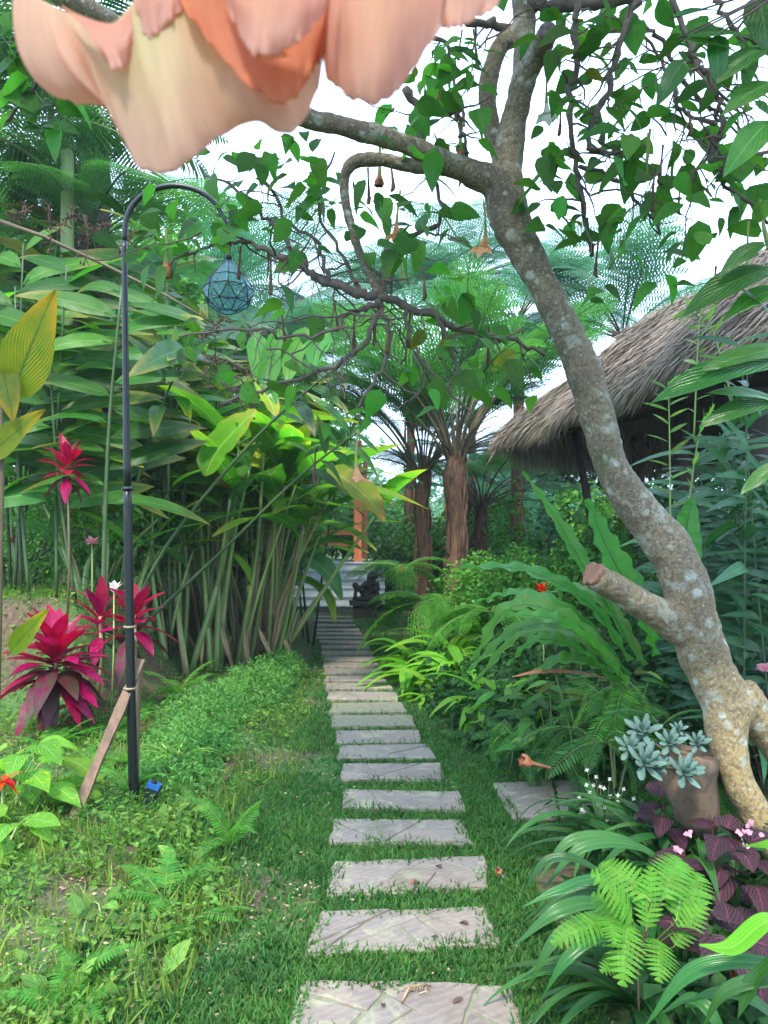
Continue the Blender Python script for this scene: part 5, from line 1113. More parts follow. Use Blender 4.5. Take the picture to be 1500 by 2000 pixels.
# ---- cordylines
CD = [leaf_mesh('leaf', M_['cordy'], 1, .33, 'cordy', 8, .15+.22*k, .22, .03, seed=k) for k in range(4)]
CO = [leaf_mesh('leaf', M_['cordyold'], 1, .34, 'cordy', 8, .45+.25*k, .18, .04, seed=k) for k in range(3)]
def cordyline(label, px, py, d, L, n, nold, seed, stems=1):
    r = random.Random(seed); b = Q(px, d); c0 = P(px, py, d); th = thing('red_cordyline', label, 'cordyline', b)
    mb = MB(); tube(mb, [b, b.lerp(c0, .5)+Vector((.03, 0, 0)), c0+Vector((0, 0, .05))], [.022, .019, .016] if L > .3 else [.014, .012, .010], 8); link('stem', mb.mesh('stem', M_['tan' if L > .3 else 'stipe']), th)
    for k in range(n+nold):
        old = k < nold; f = k/(n+nold); a = 2.4*k+r.uniform(-.3, .3); e = (-.5+1.0*(k/nold)*.9) if old else (.25+1.15*((k-nold)/n)+r.uniform(-.1, .1))
        q = c0+Vector((0, 0, -.22*(1-f)*L/.5+.1*f)); l = L*r.uniform(.85, 1.1)*(.95 if old else 1.05-.2*f)
        link('old_leaf' if old else 'leaf', (CO if old and r.random() < .55 else CD)[k % 3], th, frm(q, Vector((math.cos(a)*math.cos(e), math.sin(a)*math.cos(e), math.sin(e))), Vector((0, 0, 1)), (l*1.05, l, l)))
cordyline('large magenta cordyline in front of the soil bank at the left', 108, 1290, 5.8, .44, 26, 28, 1)
cordyline('magenta cordyline between the large one and the lamp post', 196, 1215, 6.6, .36, 13, 6, 2)
cordyline('magenta cordyline right behind the lamp post', 262, 1212, 6.5, .36, 14, 8, 3)
cordyline('distant red cordyline high among the gingers at the left', 132, 915, 6.7, .27, 16, 10, 4)
cordyline('low dark red cordyline at the foot of the soil bank', 150, 1370, 6.2, .30, 8, 8, 5)

# ---- foreground left plants
CR_ = [leaf_mesh('leaf', M_['croton'], 1, .62, 'ovate', 7, .25+.15*k, .12, .03, pet=.2, rag=.03, cols=2, seed=k+60) for k in range(3)]
def bushy(label, px, py, d, n, rad, h, L, meshes, seed, nm='broad_leaf_plant', cat='plant', stem='stem', up=.4, base=None):
    r = random.Random(seed); b = base or Q(px, d); th = thing(nm, label, cat, b); c = P(px, py, d); h = h
    mb = MB(); tips = []
    for k in range(max(3, n//7)):
        a = r.uniform(0, 6.28); q = c+Vector((math.cos(a)*rad*r.random(), math.sin(a)*rad*r.random(), r.uniform(-h, h)*.7)); sr = min(1, L/.16); tube(mb, [b, b.lerp(q, .5)+Vector((0, 0, .05*sr)), q], [.008*sr, .005*sr, .003*sr], 5, False); tips.append((b, q))
    link('stem', mb.mesh('stem', M_[stem]), th)
    for k in range(n):
        a = 2.4*k+r.uniform(-.4, .4); rr = rad*math.sqrt(r.random()); b0_, q = tips[k % len(tips)]; s = q.lerp(b0_, r.random()**1.5*.6); q = s*.4+(c+Vector((math.cos(a)*rr, math.sin(a)*rr, h*r.uniform(-1, 1))))*.6; l = L*r.uniform(.7, 1.2)
        link('leaf', meshes[k % len(meshes)], th, frm(q, Vector((math.cos(a), math.sin(a)-.2, r.uniform(-.4, up))), Vector((0, -.3, 1)), (l, l, l)))
    return th
bushy('mottled light green broad leaved plant at the left picture edge', 45, 1505, 4.3, 34, .30, .30, .26, CR_, 3)
bushy('low mottled leaves under the broad leaved plant at lower left', 20, 1620, 3.7, 14, .20, .12, .2, CR_, 4)
bloom('coral red lobed flower in the mottled plant at the left edge', 'flower', 'coral_flower', 8, 1525, 3.9, 'red_flower', 9, .10, .4, elev=(-.5, .8))
WL = [leaf_mesh('leaf', M_['weed'], 1, .60, 'ovate', 6, .2, .12, .02, pet=.35, cols=1, seed=k+80) for k in range(3)]
for i, (px, py, n, L, lab) in enumerate(((200, 1775, 7, .10, 'round leaved weed sprig on the near left slope'), (250, 1840, 6, .10, 'low round leaved weed in front of the taller sprig'), (300, 1800, 8, .09, 'pale leaved weed between the small ferns'), (160, 1820, 9, .10, 'bushy pale weed left of the round leaved sprig'), (60, 1905, 9, .10, 'weed with broad leaves in the bottom left corner'),
    (120, 1960, 10, .10, 'low weed rosette at the bottom picture edge'), (285, 1930, 6, .12, 'folded broad leaf weed near the bottom edge'), (330, 1600, 9, .10, 'leafy weed right of the blue topped spotlight'), (370, 1700, 8, .10, 'tall weed sprig beside the ladder fern'), (165, 1720, 8, .08, 'small weed clump below the plank foot'), (230, 1610, 6, .09, 'weed tuft between plank and lamp post'), (345, 1590, 8, .11, 'broad leaved weed at the mound edge'))):
    g = gp(px, py+25); bushy(lab, px, py, g.y, n, .10, .05, L, WL, i+10, nm='leafy_weed', cat='weed', base=g, up=1.0)

# ---- small ferns
FN = [frond_mesh('frond', [M_['fern'], M_['stem']], 1, 22, .17, path=arch(12, 1, .5, 1.0+.3*k), tooth=0, stipe=.12, rr=.007, taper='long', seed=k) for k in range(3)]
FT = [frond_mesh('frond', [M_['fern'], M_['stem']], 1, 16, .30, path=arch(12, 1, .4, .9+.3*k), tooth=7, stipe=.18, rr=.007, taper='tri', seed=k) for k in range(3)]
FK = [frond_mesh('frond', [M_['ferndark'], M_['stem']], 1, 20, .20, path=arch(12, 1, .5, 1.1+.3*k), tooth=0, stipe=.12, rr=.007, taper='long', seed=k) for k in range(3)]
FB = [frond_mesh('frond', [M_['fernbright'], M_['stem']], 1, 12, .23, path=arch(12, 1, .15+.1*k, .5+.25*k), tooth=9, lw=.57, stipe=.06, rr=.006, taper='fern', seed=k, pdroop=.15) for k in range(3)]
def fern(label, px, py, n, L, meshes, seed, d=None, el=(.2, 1.1), az=None, base=None, nm='fern', cat='fern'):
    r = random.Random(seed); b = base or (gp(px, py) if d is None else P(px, py, d)); th = thing(nm, label, cat, b)
    for k in range(n):
        a = (2.4*k+r.uniform(-.4, .4)) if az is None else r.uniform(*az); e = r.uniform(*el); l = L*r.uniform(.75, 1.15)
        link('frond', meshes[k % len(meshes)], th, Matrix.Translation(b) @ Matrix.Rotation(a-math.pi/2, 4, 'Z') @ Matrix.Rotation(e-.4, 4, 'X') @ Matrix.Rotation(r.uniform(-.35, .35), 4, 'Y') @ Matrix.Scale(l, 4))
    return th
fern('upright ladder fern at the right side of the herb mound', 450, 1660, 6, .34, FN, 1, el=(.9, 1.4))
fern('feathery fern on the near left slope', 320, 1760, 8, .30, FT, 2, el=(.4, 1.1))
fern('arching narrow fern pointing down towards the path', 365, 1805, 7, .30, FN, 3, el=(.2, .8), az=(-2.2, 0.6))
fern('pale fern in the bottom left corner', 130, 1985, 6, .24, FT, 4, el=(.5, 1.2)); fern('light fern tuft low on the left slope', 150, 1905, 7, .22, FT, 5)
fern('tiny fern beside the bare soil near the path', 260, 1560, 6, .3, FN, 6, el=(.9, 1.4))
for i, (px, py, s, lab) in enumerate(((330, 1480, .45, 'fern under the heliconias right of the lamp post'), (395, 1450, .4, 'fern at the near foot of the heliconia stand'), (430, 1400, .5, 'fern hidden below the tan stalks'), (300, 1400, .5, 'fern between lamp post and stalks'), (350, 1360, .5, 'fern deeper under the heliconias'), (215, 1440, .4, 'fern behind the leaning plank'), (180, 1520, .35, 'fern under the big cordyline'), (100, 1470, .4, 'fern left of the plank behind the mottled plant'), (460, 1350, .45, 'fern at the base of the inner stalks'), (240, 1500, .35, 'fern at the foot of plank and post'))):
    fern(lab, px, py, 8, s, [FN, FT][i % 2], i+20)
# lacy herb mound
mound = [((-1.55, 6.6, .10), (.42, .9, .28)), ((-1.35, 7.8, .12), (.38, .9, .30)), ((-1.45, 5.6, .08), (.36, .7, .22)), ((-1.4, 4.9, .05), (.34, .5, .16)), ((-1.25, 9.0, .12), (.3, .8, .25))]
th = thing('herb_mound', 'low spreading mound of lacy blue green herbs beside the path', 'herb mound', (-1.5, 6.5, 0))
link('foliage', leaf_cloud('foliage', M_['lacy'], mound, 30000, .038, shell=.5, aspect=.22), th, kind='stuff')
# variegated grass tuft
VG = strap_mesh('blade', M_['variegated'], arch(8, 1, 1.2, 1.9), .055, .0, 0, 2)
def tuft(label, b, n, L, me, el, seed, nm='grass_tuft', cat='grass tuft', part='blade', az=None):
    r = random.Random(seed); th = thing(nm, label, cat, b)
    for k in range(n):
        a = (2.4*k+r.uniform(-.5, .5)) if az is None else r.uniform(*az); l = L*r.uniform(.7, 1.15); mm = me[k % len(me)] if isinstance(me, list) else me
        link(part, mm, th, Matrix.Translation(b) @ Matrix.Rotation(a-math.pi/2, 4, 'Z') @ Matrix.Rotation(r.uniform(*el), 4, 'X') @ Matrix.Rotation(r.uniform(-.25, .25), 4, 'Y') @ Matrix.Scale(l, 4))
    return th
tuft('cream striped grass tuft on the slope right of the lamp post', gp(345, 1510), 26, .34, VG, (-.3, .3), 1)
tuft('tall green grass tuft left of the white bud', Q(420/2, 7.6), 34, .6, strap_mesh('blade', M_['strap'], arch(8, 1, 1.3, 1.2), .03, 0, 0, 2), (-.3, .2), 2)

# ---- right bed
SG = [strap_mesh('blade', M_['strap'], arch(14, 1, r_, d_), .075, .08, 0, 6) for r_, d_ in ((1.1, 1.7), (.9, 1.5), (1.25, 2.2), (.6, 1.3))]
SL = [strap_mesh('blade', M_['straplime'], arch(14, 1, r_, d_), .15, .07, 0, 6) for r_, d_ in ((1.1, 1.6), (.9, 1.6), (1.25, 2.2))]
def Qz(px, py, d): return P(px, py, d)
# lime strap clumps beside the path (fans)
for i, (px, py, d, n, L, lab) in enumerate(((835, 1345, 8.6, 20, .75, 'lime green arching strap leaves nearest the path on the right'), (880, 1300, 9.0, 18, .8, 'lime strap leaf clump behind the nearest one'), (930, 1370, 8.0, 16, .7, 'lime strap leaf clump spreading to the right of the bed edge'), (870, 1385, 7.8, 12, .55, 'small lime strap leaf clump low at the bed edge'), (960, 1320, 8.6, 14, .7, 'lime strap leaf clump in the middle of the bed'), (800, 1300, 9.6, 14, .6, 'lime strap leaf clump nearest the steps along the path'), (850, 1378, 7.7, 14, .55, 'low lime strap leaves reaching over the lawn edge'), (905, 1340, 8.0, 16, .65, 'full lime strap leaf clump in front of the thick tree fern'), (965, 1400, 6.6, 14, .6, 'lime strap leaf clump near the separate flagstone'), (910, 1250, 10, 14, .7, 'far lime strap leaf clump below the tree fern trunk'))):
    tuft(lab, Qz(px, py, d), int(n*1.5), L*1.25, SL if i != 3 else SL+SG, (-.55, .25), i+3, nm='strap_leaf_clump', cat='strap leaf plant')
# soft fern cascading by the path
FBi = [frond_mesh('frond', [M_['fern'], M_['stem']], 1, 20, .24, path=arch(14, 1, .3, 1.3+.3*k), bi=7, stipe=.12, rr=.006, tilt=.3, taper='fern', seed=k, lobew=.42) for k in range(2)]
fern('soft light green fern cascading beside the far path', 835, 1175, 14, 1.15, FBi, 40, d=10.2, el=(.0, .8), az=(1.8, 5.0))
fern('blue green fern right of the tree fern trunks', 960, 1195, 12, 1.1, FBi, 41, d=9, el=(.1, .7))
fern('fern hanging from the slender trunk left of the big one', 790, 1110, 9, 1.0, FBi, 42, d=11.5, el=(.1, .8))
# bird's nest fern
nb = P(1190, 1310, 4.6); nf = thing('birds_nest_fern', 'bird nest fern sweeping long wavy fronds out from behind the trunk', 'fern', nb)
nprof = lambda t: min(1, .22+t*1.6)*min(1, (1-t)*2.2+.02)**.6
for pts, W in (([(1230, 1290, 4.4), (1150, 1180, 4.5), (1030, 1115, 4.6), (900, 1106, 4.8)], .15), ([(1225, 1330, 4.3), (1120, 1215, 4.3), (1000, 1185, 4.4), (925, 1290, 4.5)], .17), ([(1230, 1340, 4.4), (1140, 1235, 4.5), (1020, 1225, 4.6), (915, 1310, 4.7)], .14), ([(1220, 1350, 4.3), (1130, 1270, 4.3), (1050, 1250, 4.3), (990, 1300, 4.4)], .13),
    ([(1280, 1280, 4.2), (1250, 1190, 4.2), (1190, 1080, 4.3), (1145, 975, 4.4)], .21), ([(1250, 1290, 4.5), (1160, 1140, 4.7), (1090, 1020, 4.9), (1020, 920, 5.0)], .12), ([(1330, 1250, 4.0), (1335, 1130, 4.0), (1340, 1040, 4.1), (1352, 970, 4.2)], .17), ([(1225, 1340, 4.2), (1160, 1260, 4.1), (1080, 1210, 4.0), (985, 1200, 4.0)], .16),
    ([(1230, 1350, 4.2), (1160, 1300, 4.2), (1090, 1290, 4.2), (1010, 1345, 4.3)], .12), ([(1260, 1300, 4.7), (1200, 1200, 4.9), (1130, 1150, 5.1), (1060, 1160, 5.3)], .15), ([(1230, 1330, 4.7), (1130, 1250, 4.9), (1020, 1240, 5.1), (930, 1330, 5.2)], .14), ([(1230, 1320, 4.8), (1120, 1200, 5.0), (1010, 1160, 5.2), (930, 1175, 5.4)], .14)):
    strap_px('frond', 'nest', pts, W, nf, cols=4, pleat=0, wave=.10, prof=nprof, n=9, up=Vector((0, -.5, 1)))
strap_px('dead_frond', 'deadorange', [(1210, 1330, 4.4), (1130, 1315, 4.3), (1060, 1312, 4.2), (1000, 1322, 4.2)], .05, nf, prof=nprof)
# leafy plants at the bed front
BLV = [leaf_mesh('leaf', M_['shrub'], 1, .40, 'ovate', 6, .3+.2*k, .12, .03, pet=.1, seed=k+90) for k in range(3)]
YLV = [leaf_mesh('leaf', M_['olive'], 1, .42, 'ovate', 6, .3, .1, .04, pet=.1, seed=95)]
LLV = [leaf_mesh('leaf', M_['weed'], 1, .34, 'ovate', 6, .35, .12, .03, pet=.1, seed=97+k) for k in range(2)]
bushy('broad bluish leaved shrub in the middle of the right bed', 1075, 1365, 5.2, 26, .28, .18, .2, BLV, 50, cat='shrub')
bushy('shrub with some yellow leaves left of the leaning trunk', 1195, 1340, 4.6, 30, .30, .2, .17, BLV+YLV+LLV, 51, cat='shrub')
bushy('light leaved plant between the strap leaves and the shrub', 1000, 1350, 6.0, 26, .35, .2, .2, LLV+BLV, 52); bushy('plant with yellow leaves right under the dead frond', 1130, 1330, 4.9, 18, .25, .15, .16, LLV+YLV, 53)
bushy('mixed leaves low at the bed edge near the ladder fern', 1060, 1440, 5.0, 30, .35, .12, .16, LLV+BLV, 54); bushy('dark leaves filling the gap beside the flagstone', 960, 1440, 6.0, 26, .35, .12, .16, BLV, 55)
for i, (px, py, d, s, n, ms_, az, lab) in enumerate(((885, 1430, 6.7, .38, 10, FK, None, 'dark fern fringe at the lawn edge below the lime leaves'), (930, 1460, 6.0, .38, 10, FK, None, 'dark fern fringe nearer the flagstone'), (975, 1440, 5.8, .4, 9, FN, None, 'mid green fern at the bed corner'), (1040, 1470, 5.0, .36, 9, FK, None, 'dark fern just behind the separate flagstone'), (1100, 1480, 4.7, .36, 9, FK, None, 'dark fern beside the withered trumpet flower'), (830, 1370, 8.0, .4, 9, FK, None, 'fern fringe half way along the bed edge'), (985, 1405, 5.6, .42, 5, FN, (4.0, 5.2), 'ladder fern frond hanging down at the bed edge'), (920, 1420, 6.4, .45, 9, FK, None, 'dark fern under the lime strap leaves'), (870, 1400, 7.4, .5, 9, FK, None, 'dark fern at the corner of the bed'), (1050, 1430, 5.2, .4, 9, FN, None, 'fern hanging by the flagstone'), (1120, 1420, 4.6, .42, 10, FK, None, 'dark fern behind the white flowered sprigs'), (1200, 1390, 4.2, .4, 8, FN, None, 'fern in front of the yellow leaved shrub'), (1180, 1450, 4.0, .4, 8, FK, None, 'dark fern left of the succulents'), (1000, 1450, 5.5, .4, 8, FK, None, 'dark fern low behind the flagstone'), (1225, 1330, 4.3, .42, 7, FN, (3.5, 5.5), 'narrow fern against the trunk'), (840, 1330, 9.2, .5, 8, FK, None, 'fern in the deep shade by the path'), (1290, 1420, 4.0, .35, 7, FK, None, 'fern behind the log planter'))):
    fern(lab, px, py, n, s, ms_, 60+i, d=d, el=(-.4, .8) if az is None else (-.9, -.2), az=az)
bedblobs = [((.62, 9.2, .1), (.38, 1.6, .40)), ((.78, 7.6, .05), (.40, 1.0, .36)), ((.92, 6.6, .05), (.40, .8, .32)), ((1.15, 5.9, .05), (.45, .6, .28)), ((1.5, 8.4, .3), (.6, 1.4, .45)), ((1.75, 6.6, .25), (.7, 1.0, .40)), ((2.0, 5.4, .25), (.8, .7, .35)), ((1.9, 10.5, .5), (.8, 1.5, .7)), ((2.9, 6.5, .5), (1.0, 1.2, .7)), ((3.0, 4.6, .4), (.8, .9, .5))]
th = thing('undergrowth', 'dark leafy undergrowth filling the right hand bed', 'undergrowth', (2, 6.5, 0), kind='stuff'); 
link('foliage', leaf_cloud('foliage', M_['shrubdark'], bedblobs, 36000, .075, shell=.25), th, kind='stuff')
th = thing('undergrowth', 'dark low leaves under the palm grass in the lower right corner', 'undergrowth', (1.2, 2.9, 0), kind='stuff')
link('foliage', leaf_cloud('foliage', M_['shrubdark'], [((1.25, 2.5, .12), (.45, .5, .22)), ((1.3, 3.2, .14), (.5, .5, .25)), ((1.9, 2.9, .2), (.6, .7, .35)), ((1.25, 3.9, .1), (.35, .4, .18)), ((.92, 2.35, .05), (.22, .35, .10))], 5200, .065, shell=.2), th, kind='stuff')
# palm grass in the lower right corner
pg = tuft('large dark palm grass clump arching left above the bright fern', P(1330, 1770, 3.0), 34, .78, SG, (-.55, .15), 70, nm='palm_grass', cat='palm grass', az=(1.7, 4.6))
for pts, W in (([(1290, 1800, 2.7), (1150, 1690, 2.6), (1070, 1680, 2.6), (1020, 1745, 2.6)], .042), ([(1300, 1810, 2.6), (1180, 1720, 2.55), (1090, 1740, 2.5), (1018, 1772, 2.5)], .042), ([(1290, 1850, 2.5), (1180, 1770, 2.45), (1090, 1780, 2.4), (1000, 1850, 2.4)], .06), ([(1280, 1860, 2.5), (1190, 1790, 2.4), (1090, 1830, 2.35), (1030, 1930, 2.35)], .05), ([(1270, 1870, 2.5), (1180, 1830, 2.4), (1110, 1870, 2.35), (1060, 1945, 2.35)], .045),
    ([(1350, 1760, 2.9), (1240, 1650, 2.8), (1120, 1640, 2.75), (1050, 1720, 2.75)], .055), ([(1370, 1760, 2.9), (1260, 1660, 2.75), (1140, 1655, 2.7), (1060, 1735, 2.7)], .055), ([(1300, 1790, 2.7), (1190, 1740, 2.6), (1110, 1745, 2.6), (1035, 1800, 2.6)], .05)):
    strap_px('blade', 'strap', pts, W, pg, cols=6, pleat=.08, n=8)
pg2 = thing('palm_grass', 'near light green palm grass leaves at the bottom right corner', 'palm grass', P(1560, 2050, 1.9))
for pts, W in (([(1560, 1830, 1.6), (1500, 1745 + 55, 1.6), (1430, 1850, 1.62), (1365, 1845, 1.65)], .05), ([(1620, 1930, 1.7), (1480, 1880, 1.7), (1350, 1900, 1.72), (1255, 2010, 1.75)], .045), ([(1640, 1990, 1.6), (1520, 1920, 1.6), (1420, 1935, 1.62), (1370, 2010, 1.65)], .036), ([(1600, 2080, 1.75), (1480, 1960, 1.75), (1400, 1940, 1.8), (1330, 1960, 1.85)], .04),
    ([(1450, 2150, 2.0), (1400, 2000, 2.0), (1350, 1950, 2.05), (1290, 1980, 2.1)], .045), ([(1620, 1700, 1.5), (1560, 1650, 1.5), (1500, 1650, 1.52), (1450, 1652, 1.55)], .03), ([(1620, 1850, 1.55), (1540, 1860, 1.55), (1470, 1920, 1.6), (1440, 1990, 1.6)], .045)):
    strap_px('blade', 'straplime' if pts[0][1] in (1830, 1700) else 'strap', pts, W, pg2, cols=6, pleat=.07, n=8)
tuft('palm grass clump low under the bright fern', P(1230, 1960, 2.5), 26, .5, SG, (-.6, .1), 71, nm='palm_grass', cat='palm grass', az=(1.2, 5.2))
tuft('palm grass clump behind the flagstone with drooping leaves', P(1190, 1660, 3.5), 24, .6, SG, (-.6, .1), 72, nm='palm_grass', cat='palm grass', az=(1.4, 4.8))
tuft('dark palm grass below the log planter', P(1340, 1680, 3.2), 20, .6, SG, (-.6, .1), 73, nm='palm_grass', cat='palm grass')
# bright fern
fbp = P(1245, 1835, 2.15); bf = thing('bright_fern', 'bright lime green fern with toothed leaflets in the lower right corner', 'fern', fbp)
for i, (tx, ty, td, k) in enumerate(((1088, 1862, 2.0, 1), (1160, 1722, 2.05, 1), (1275, 1700, 2.15, 0), (1385, 1775, 2.1, 0), (1385, 1785, 2.1, 0), (1218, 1932, 1.95, 1), (1290, 1932, 1.95, 1), (1170, 1700, 2.3, 2), (1200, 1862, 1.98, 1), (1340, 1700, 2.35, 0), (1330, 1690, 2.3, 1), (1150, 1760, 2.15, 2), (1180, 1920, 2.05, 2), (1370, 1720, 2.3, 1))):
    if i == 4: continue
    base = P(*[(1190, 1800), (1235, 1800), (1262, 1818), (1315, 1850), (0, 0), (1225, 1800), (1285, 1835), (1270, 1760), (1185, 1790), (1320, 1800), (1290, 1760), (1240, 1830), (1225, 1870), (1330, 1810)][i], 2.12); tip = P(tx, ty, td); L = (tip-base).length*1.06
    link('frond', FB[k], bf, frm(base, tip-base+Vector((0, 0, .04)), Vector((random.uniform(-.3, .1), -.55, .75)), (L*(1.25 if i != 0 else 1.0), L, L)))
    mb = MB(); tube(mb, [fbp+Vector((0, 0, -.2)), fbp+Vector((0, 0, -.05)), base], [.003, .003, .002], 5, False); link('stipe', mb.mesh('stipe', M_['stipe']), bf)
# begonias
BG = [leaf_mesh('leaf', M_['begonia'], 1, .78, 'heart', 7, .35, .12, .04, pet=.15, cols=2, seed=k) for k in range(3)]
bushy('dark purple begonia with pink veined leaves at the right edge', 1430, 1690, 2.6, 32, .20, .20, .11, BG, 80, nm='begonia', cat='begonia', stem='cordyold', base=P(1430, 1900, 2.7)); bushy('purple begonia leaves below the bright fern at the right', 1440, 1830, 2.1, 14, .13, .08, .13, BG, 81, nm='begonia', cat='begonia', stem='cordyold', base=P(1450, 1960, 2.2))
bushy('purple begonia leaves hanging beside the log planter', 1290, 1570, 3.2, 8, .08, .08, .14, BG, 82, nm='begonia', cat='begonia', stem='cordyold'); bushy('shaded purple begonia right behind the trunk', 1490, 1360, 4.0, 12, .15, .2, .16, BG, 83, nm='begonia', cat='begonia', stem='cordyold')
PKL = leaf_mesh('petal', M_['pink_flower'], 1, .8, 'ovate', 3, .2, .2)
for i, (px, py, d, lab) in enumerate(((1455, 1625, 2.5, 'cluster of pink begonia blooms near the trunk foot'), (1345, 1628, 2.7, 'single small pink bloom above the strap leaves'), (1325, 1660, 2.7, 'tiny pink bloom beside the strap leaf tips'), (1413, 1880, 2.0, 'small pink bloom among the lower purple leaves'), (1495, 1305, 3.9, 'red and white striped bloom at the right picture edge'))):
    c = P(px, py, d); th = thing('small_bloom', lab, 'flower', c)
    for k in range(14 if i in (0, 4) else 5): a = 2.4*k; link('petal', PKL, th, frm(c+U3(.02 if i == 0 else .003), Vector((math.cos(a), math.sin(a), random.uniform(-.3, .8))), Vector((0, -1, .3)), .022 if i < 4 else .05))
# white sprigs
th = thing('white_flower_sprigs', 'sprigs of tiny white flowers above the half hidden flagstone', 'flowers', P(1180, 1620, 3.5)); WF = leaf_mesh('petal', M_['white_flower'], 1, .7, 'ovate', 3, .1, .1); mb = MB()
for k in range(26):
    c = P(1175+random.gauss(0, 28), 1565+random.gauss(0, 28), 3.5+random.gauss(0, .08)); tube(mb, [P(1180, 1650, 3.55), c], [.0015, .001], 4, False)
    for j in range(4): a = j*1.57+k; link('petal', WF, th, frm(c, Vector((math.cos(a), -.3, math.sin(a))), Vector((0, -1, .2)), .012))
link('stem', mb.mesh('stem', M_['stem']), th)
# log planter with succulents
pb = P(1350, 1600, 3.05); po = thing('log_planter', 'rough stump planter in front of the trunk holding pale succulents', 'planter', pb)
mb = MB(); tube(mb, [P(1375, 1625, 3.12), P(1362, 1590, 3.1), P(1356, 1560, 3.1), P(1345, 1525, 3.1), P(1348, 1490, 3.1), P(1352, 1468, 3.1), P(1350, 1476, 3.1)], [.05, .085, .105, .11, .12, .105, .08], 20, jit=.11); link('stump_bowl', mb.mesh('bowl', M_['terracotta']), po)
mb = MB(); tube(mb, [P(1240, 1478, 3.15), P(1320, 1474, 3.1), P(1400, 1470, 3.1)], [.012, .018, .014], 9, jit=.1); link('branch_rim', mb.mesh('rim', M_['terracotta']), po)
SU = []
for k in range(2):
    mbs = MB(); V = []
    rows = [(0, .10, .06), (.3, .34, .075), (.65, .5, .06), (.9, .3, .03), (1, .03, .01)]
    for t_, w_, h_ in rows:
        zc = .25*t_*t_*(1-k*.6)
        for a in range(6): th_ = a*math.pi/3; V.append((math.cos(th_)*w_*.5, t_, zc+math.sin(th_)*h_))
    F = [(i*6+a, i*6+(a+1) % 6, (i+1)*6+(a+1) % 6, (i+1)*6+a) for i in range(4) for a in range(6)]; mbs.add(V, F); SU.append(mbs.mesh('leaf', M_['succ']))
for i, (px, py, d, s, lab) in enumerate(((1258, 1492, 2.95, .085, 'largest pale blue succulent rosette at lower left of the planter'), (1335, 1510, 2.9, .075, 'succulent rosette hanging on the front of the planter'), (1255, 1430, 3.05, .07, 'upper left succulent rosette'), (1308, 1452, 3.0, .06, 'succulent rosette in the middle above the rim'), (1230, 1462, 3.0, .06, 'small succulent rosette at the far left of the group'), (1362, 1452, 3.05, .05, 'small succulent rosette near the trunk'), (1325, 1425, 3.1, .035, 'budding succulent stalk above the rosettes'), (1290, 1495, 3.0, .05, 'half hidden succulent rosette under the rim'))):
    s *= .98; c = P(px, py, d); th = thing('succulent', lab, 'succulent', c); ax = Vector((random.uniform(-.4, .3), -.8, .75)).normalized(); e1 = ax.orthogonal().normalized(); e2 = ax.cross(e1)
    for k in range(14):
        a = 2.4*k; e = .1+1.1*(k/14); dv = (e1*math.cos(a)+e2*math.sin(a))*math.cos(e)+ax*math.sin(e); link('leaf', SU[k % 2], th, frm(c, dv, ax, (s*.9*(1.1-.45*k/14), s*1.2*(1.1-.45*k/14), s)))
    mb = MB(); tube(mb, [c, c-ax*.03, P(1345, 1500, 3.08)], [.006, .006, .008], 6, False); link('stem', mb.mesh('stem', M_['tan']), th)

# ---- dark foliage at the right edge
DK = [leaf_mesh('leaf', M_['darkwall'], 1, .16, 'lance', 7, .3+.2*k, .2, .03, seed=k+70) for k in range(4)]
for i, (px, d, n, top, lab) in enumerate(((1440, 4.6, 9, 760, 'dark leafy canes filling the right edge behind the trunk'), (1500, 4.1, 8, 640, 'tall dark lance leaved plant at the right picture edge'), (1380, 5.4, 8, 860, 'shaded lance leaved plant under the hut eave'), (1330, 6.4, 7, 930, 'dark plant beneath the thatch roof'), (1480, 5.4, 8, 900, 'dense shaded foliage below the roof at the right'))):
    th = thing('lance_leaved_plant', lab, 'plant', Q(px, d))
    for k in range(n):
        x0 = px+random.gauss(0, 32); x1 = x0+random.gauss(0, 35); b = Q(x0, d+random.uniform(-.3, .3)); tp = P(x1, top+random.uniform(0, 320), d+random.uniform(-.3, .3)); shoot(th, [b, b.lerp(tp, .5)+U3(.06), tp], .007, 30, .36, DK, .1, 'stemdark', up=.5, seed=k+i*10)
BR = [leaf_mesh('leaf', M_['weed'], 1, .18, 'lance', 5, .2, .2, .02, seed=k+170) for k in range(2)]
th = thing('sapling', 'light green narrow leaved sapling shoots in front of the dark eave', 'sapling', Q(1290, 4.4))
for (x0, y0, x1, y1) in ((1310, 960, 1305, 745), (1355, 740, 1372, 585), (1430, 660, 1340, 600), (1340, 900, 1390, 800)): shoot(th, [P(x0, y0+120, 4.4), P((x0+x1)/2, (y0+y1)/2, 4.4), P(x1, y1, 4.4)], .006, 16, .15, BR, .1, 'stem', up=.7, seed=x0)
# large near leaves reaching in from the right
BB = [leaf_mesh('leaf', M_['brugbig'], 1, .48, 'ovate', 9, .2+.1*k, .1, .025, pet=.1, rag=.02, cols=2, seed=k+200) for k in range(3)]
th = thing('overhanging_branch', 'large near leaves reaching in from the right edge above the thatch', 'branch', P(1640, 720, 2.4)); mb = MB()
for (a, b, wd) in (((1530, 520), (1365, 545), 1.1), ((1540, 560), (1440, 575), 1.0), ((1560, 700), (1322, 712), .9), ((1540, 780), (1398, 790), .9), ((1520, 640), (1470, 560), .8), ((1530, 790), (1420, 740), .8), ((1540, 900), (1460, 935), .8), ((1500, 470), (1420, 500), .9), ((1550, 680), (1400, 690), .9)):
    pa, pb = P(a[0], a[1], 2.4), P(b[0], b[1], 2.35); L = (pb-pa).length*1.05; link('leaf', random.choice(BB), th, frm(pa, pb-pa, Vector((random.uniform(-.2, .2), -.6, .8)), (L*wd, L, L))); tube(mb, [P(1640, 720, 2.4), pa], [.008, .003], 5)
link('stem', mb.mesh('stem', M_['stem']), th)
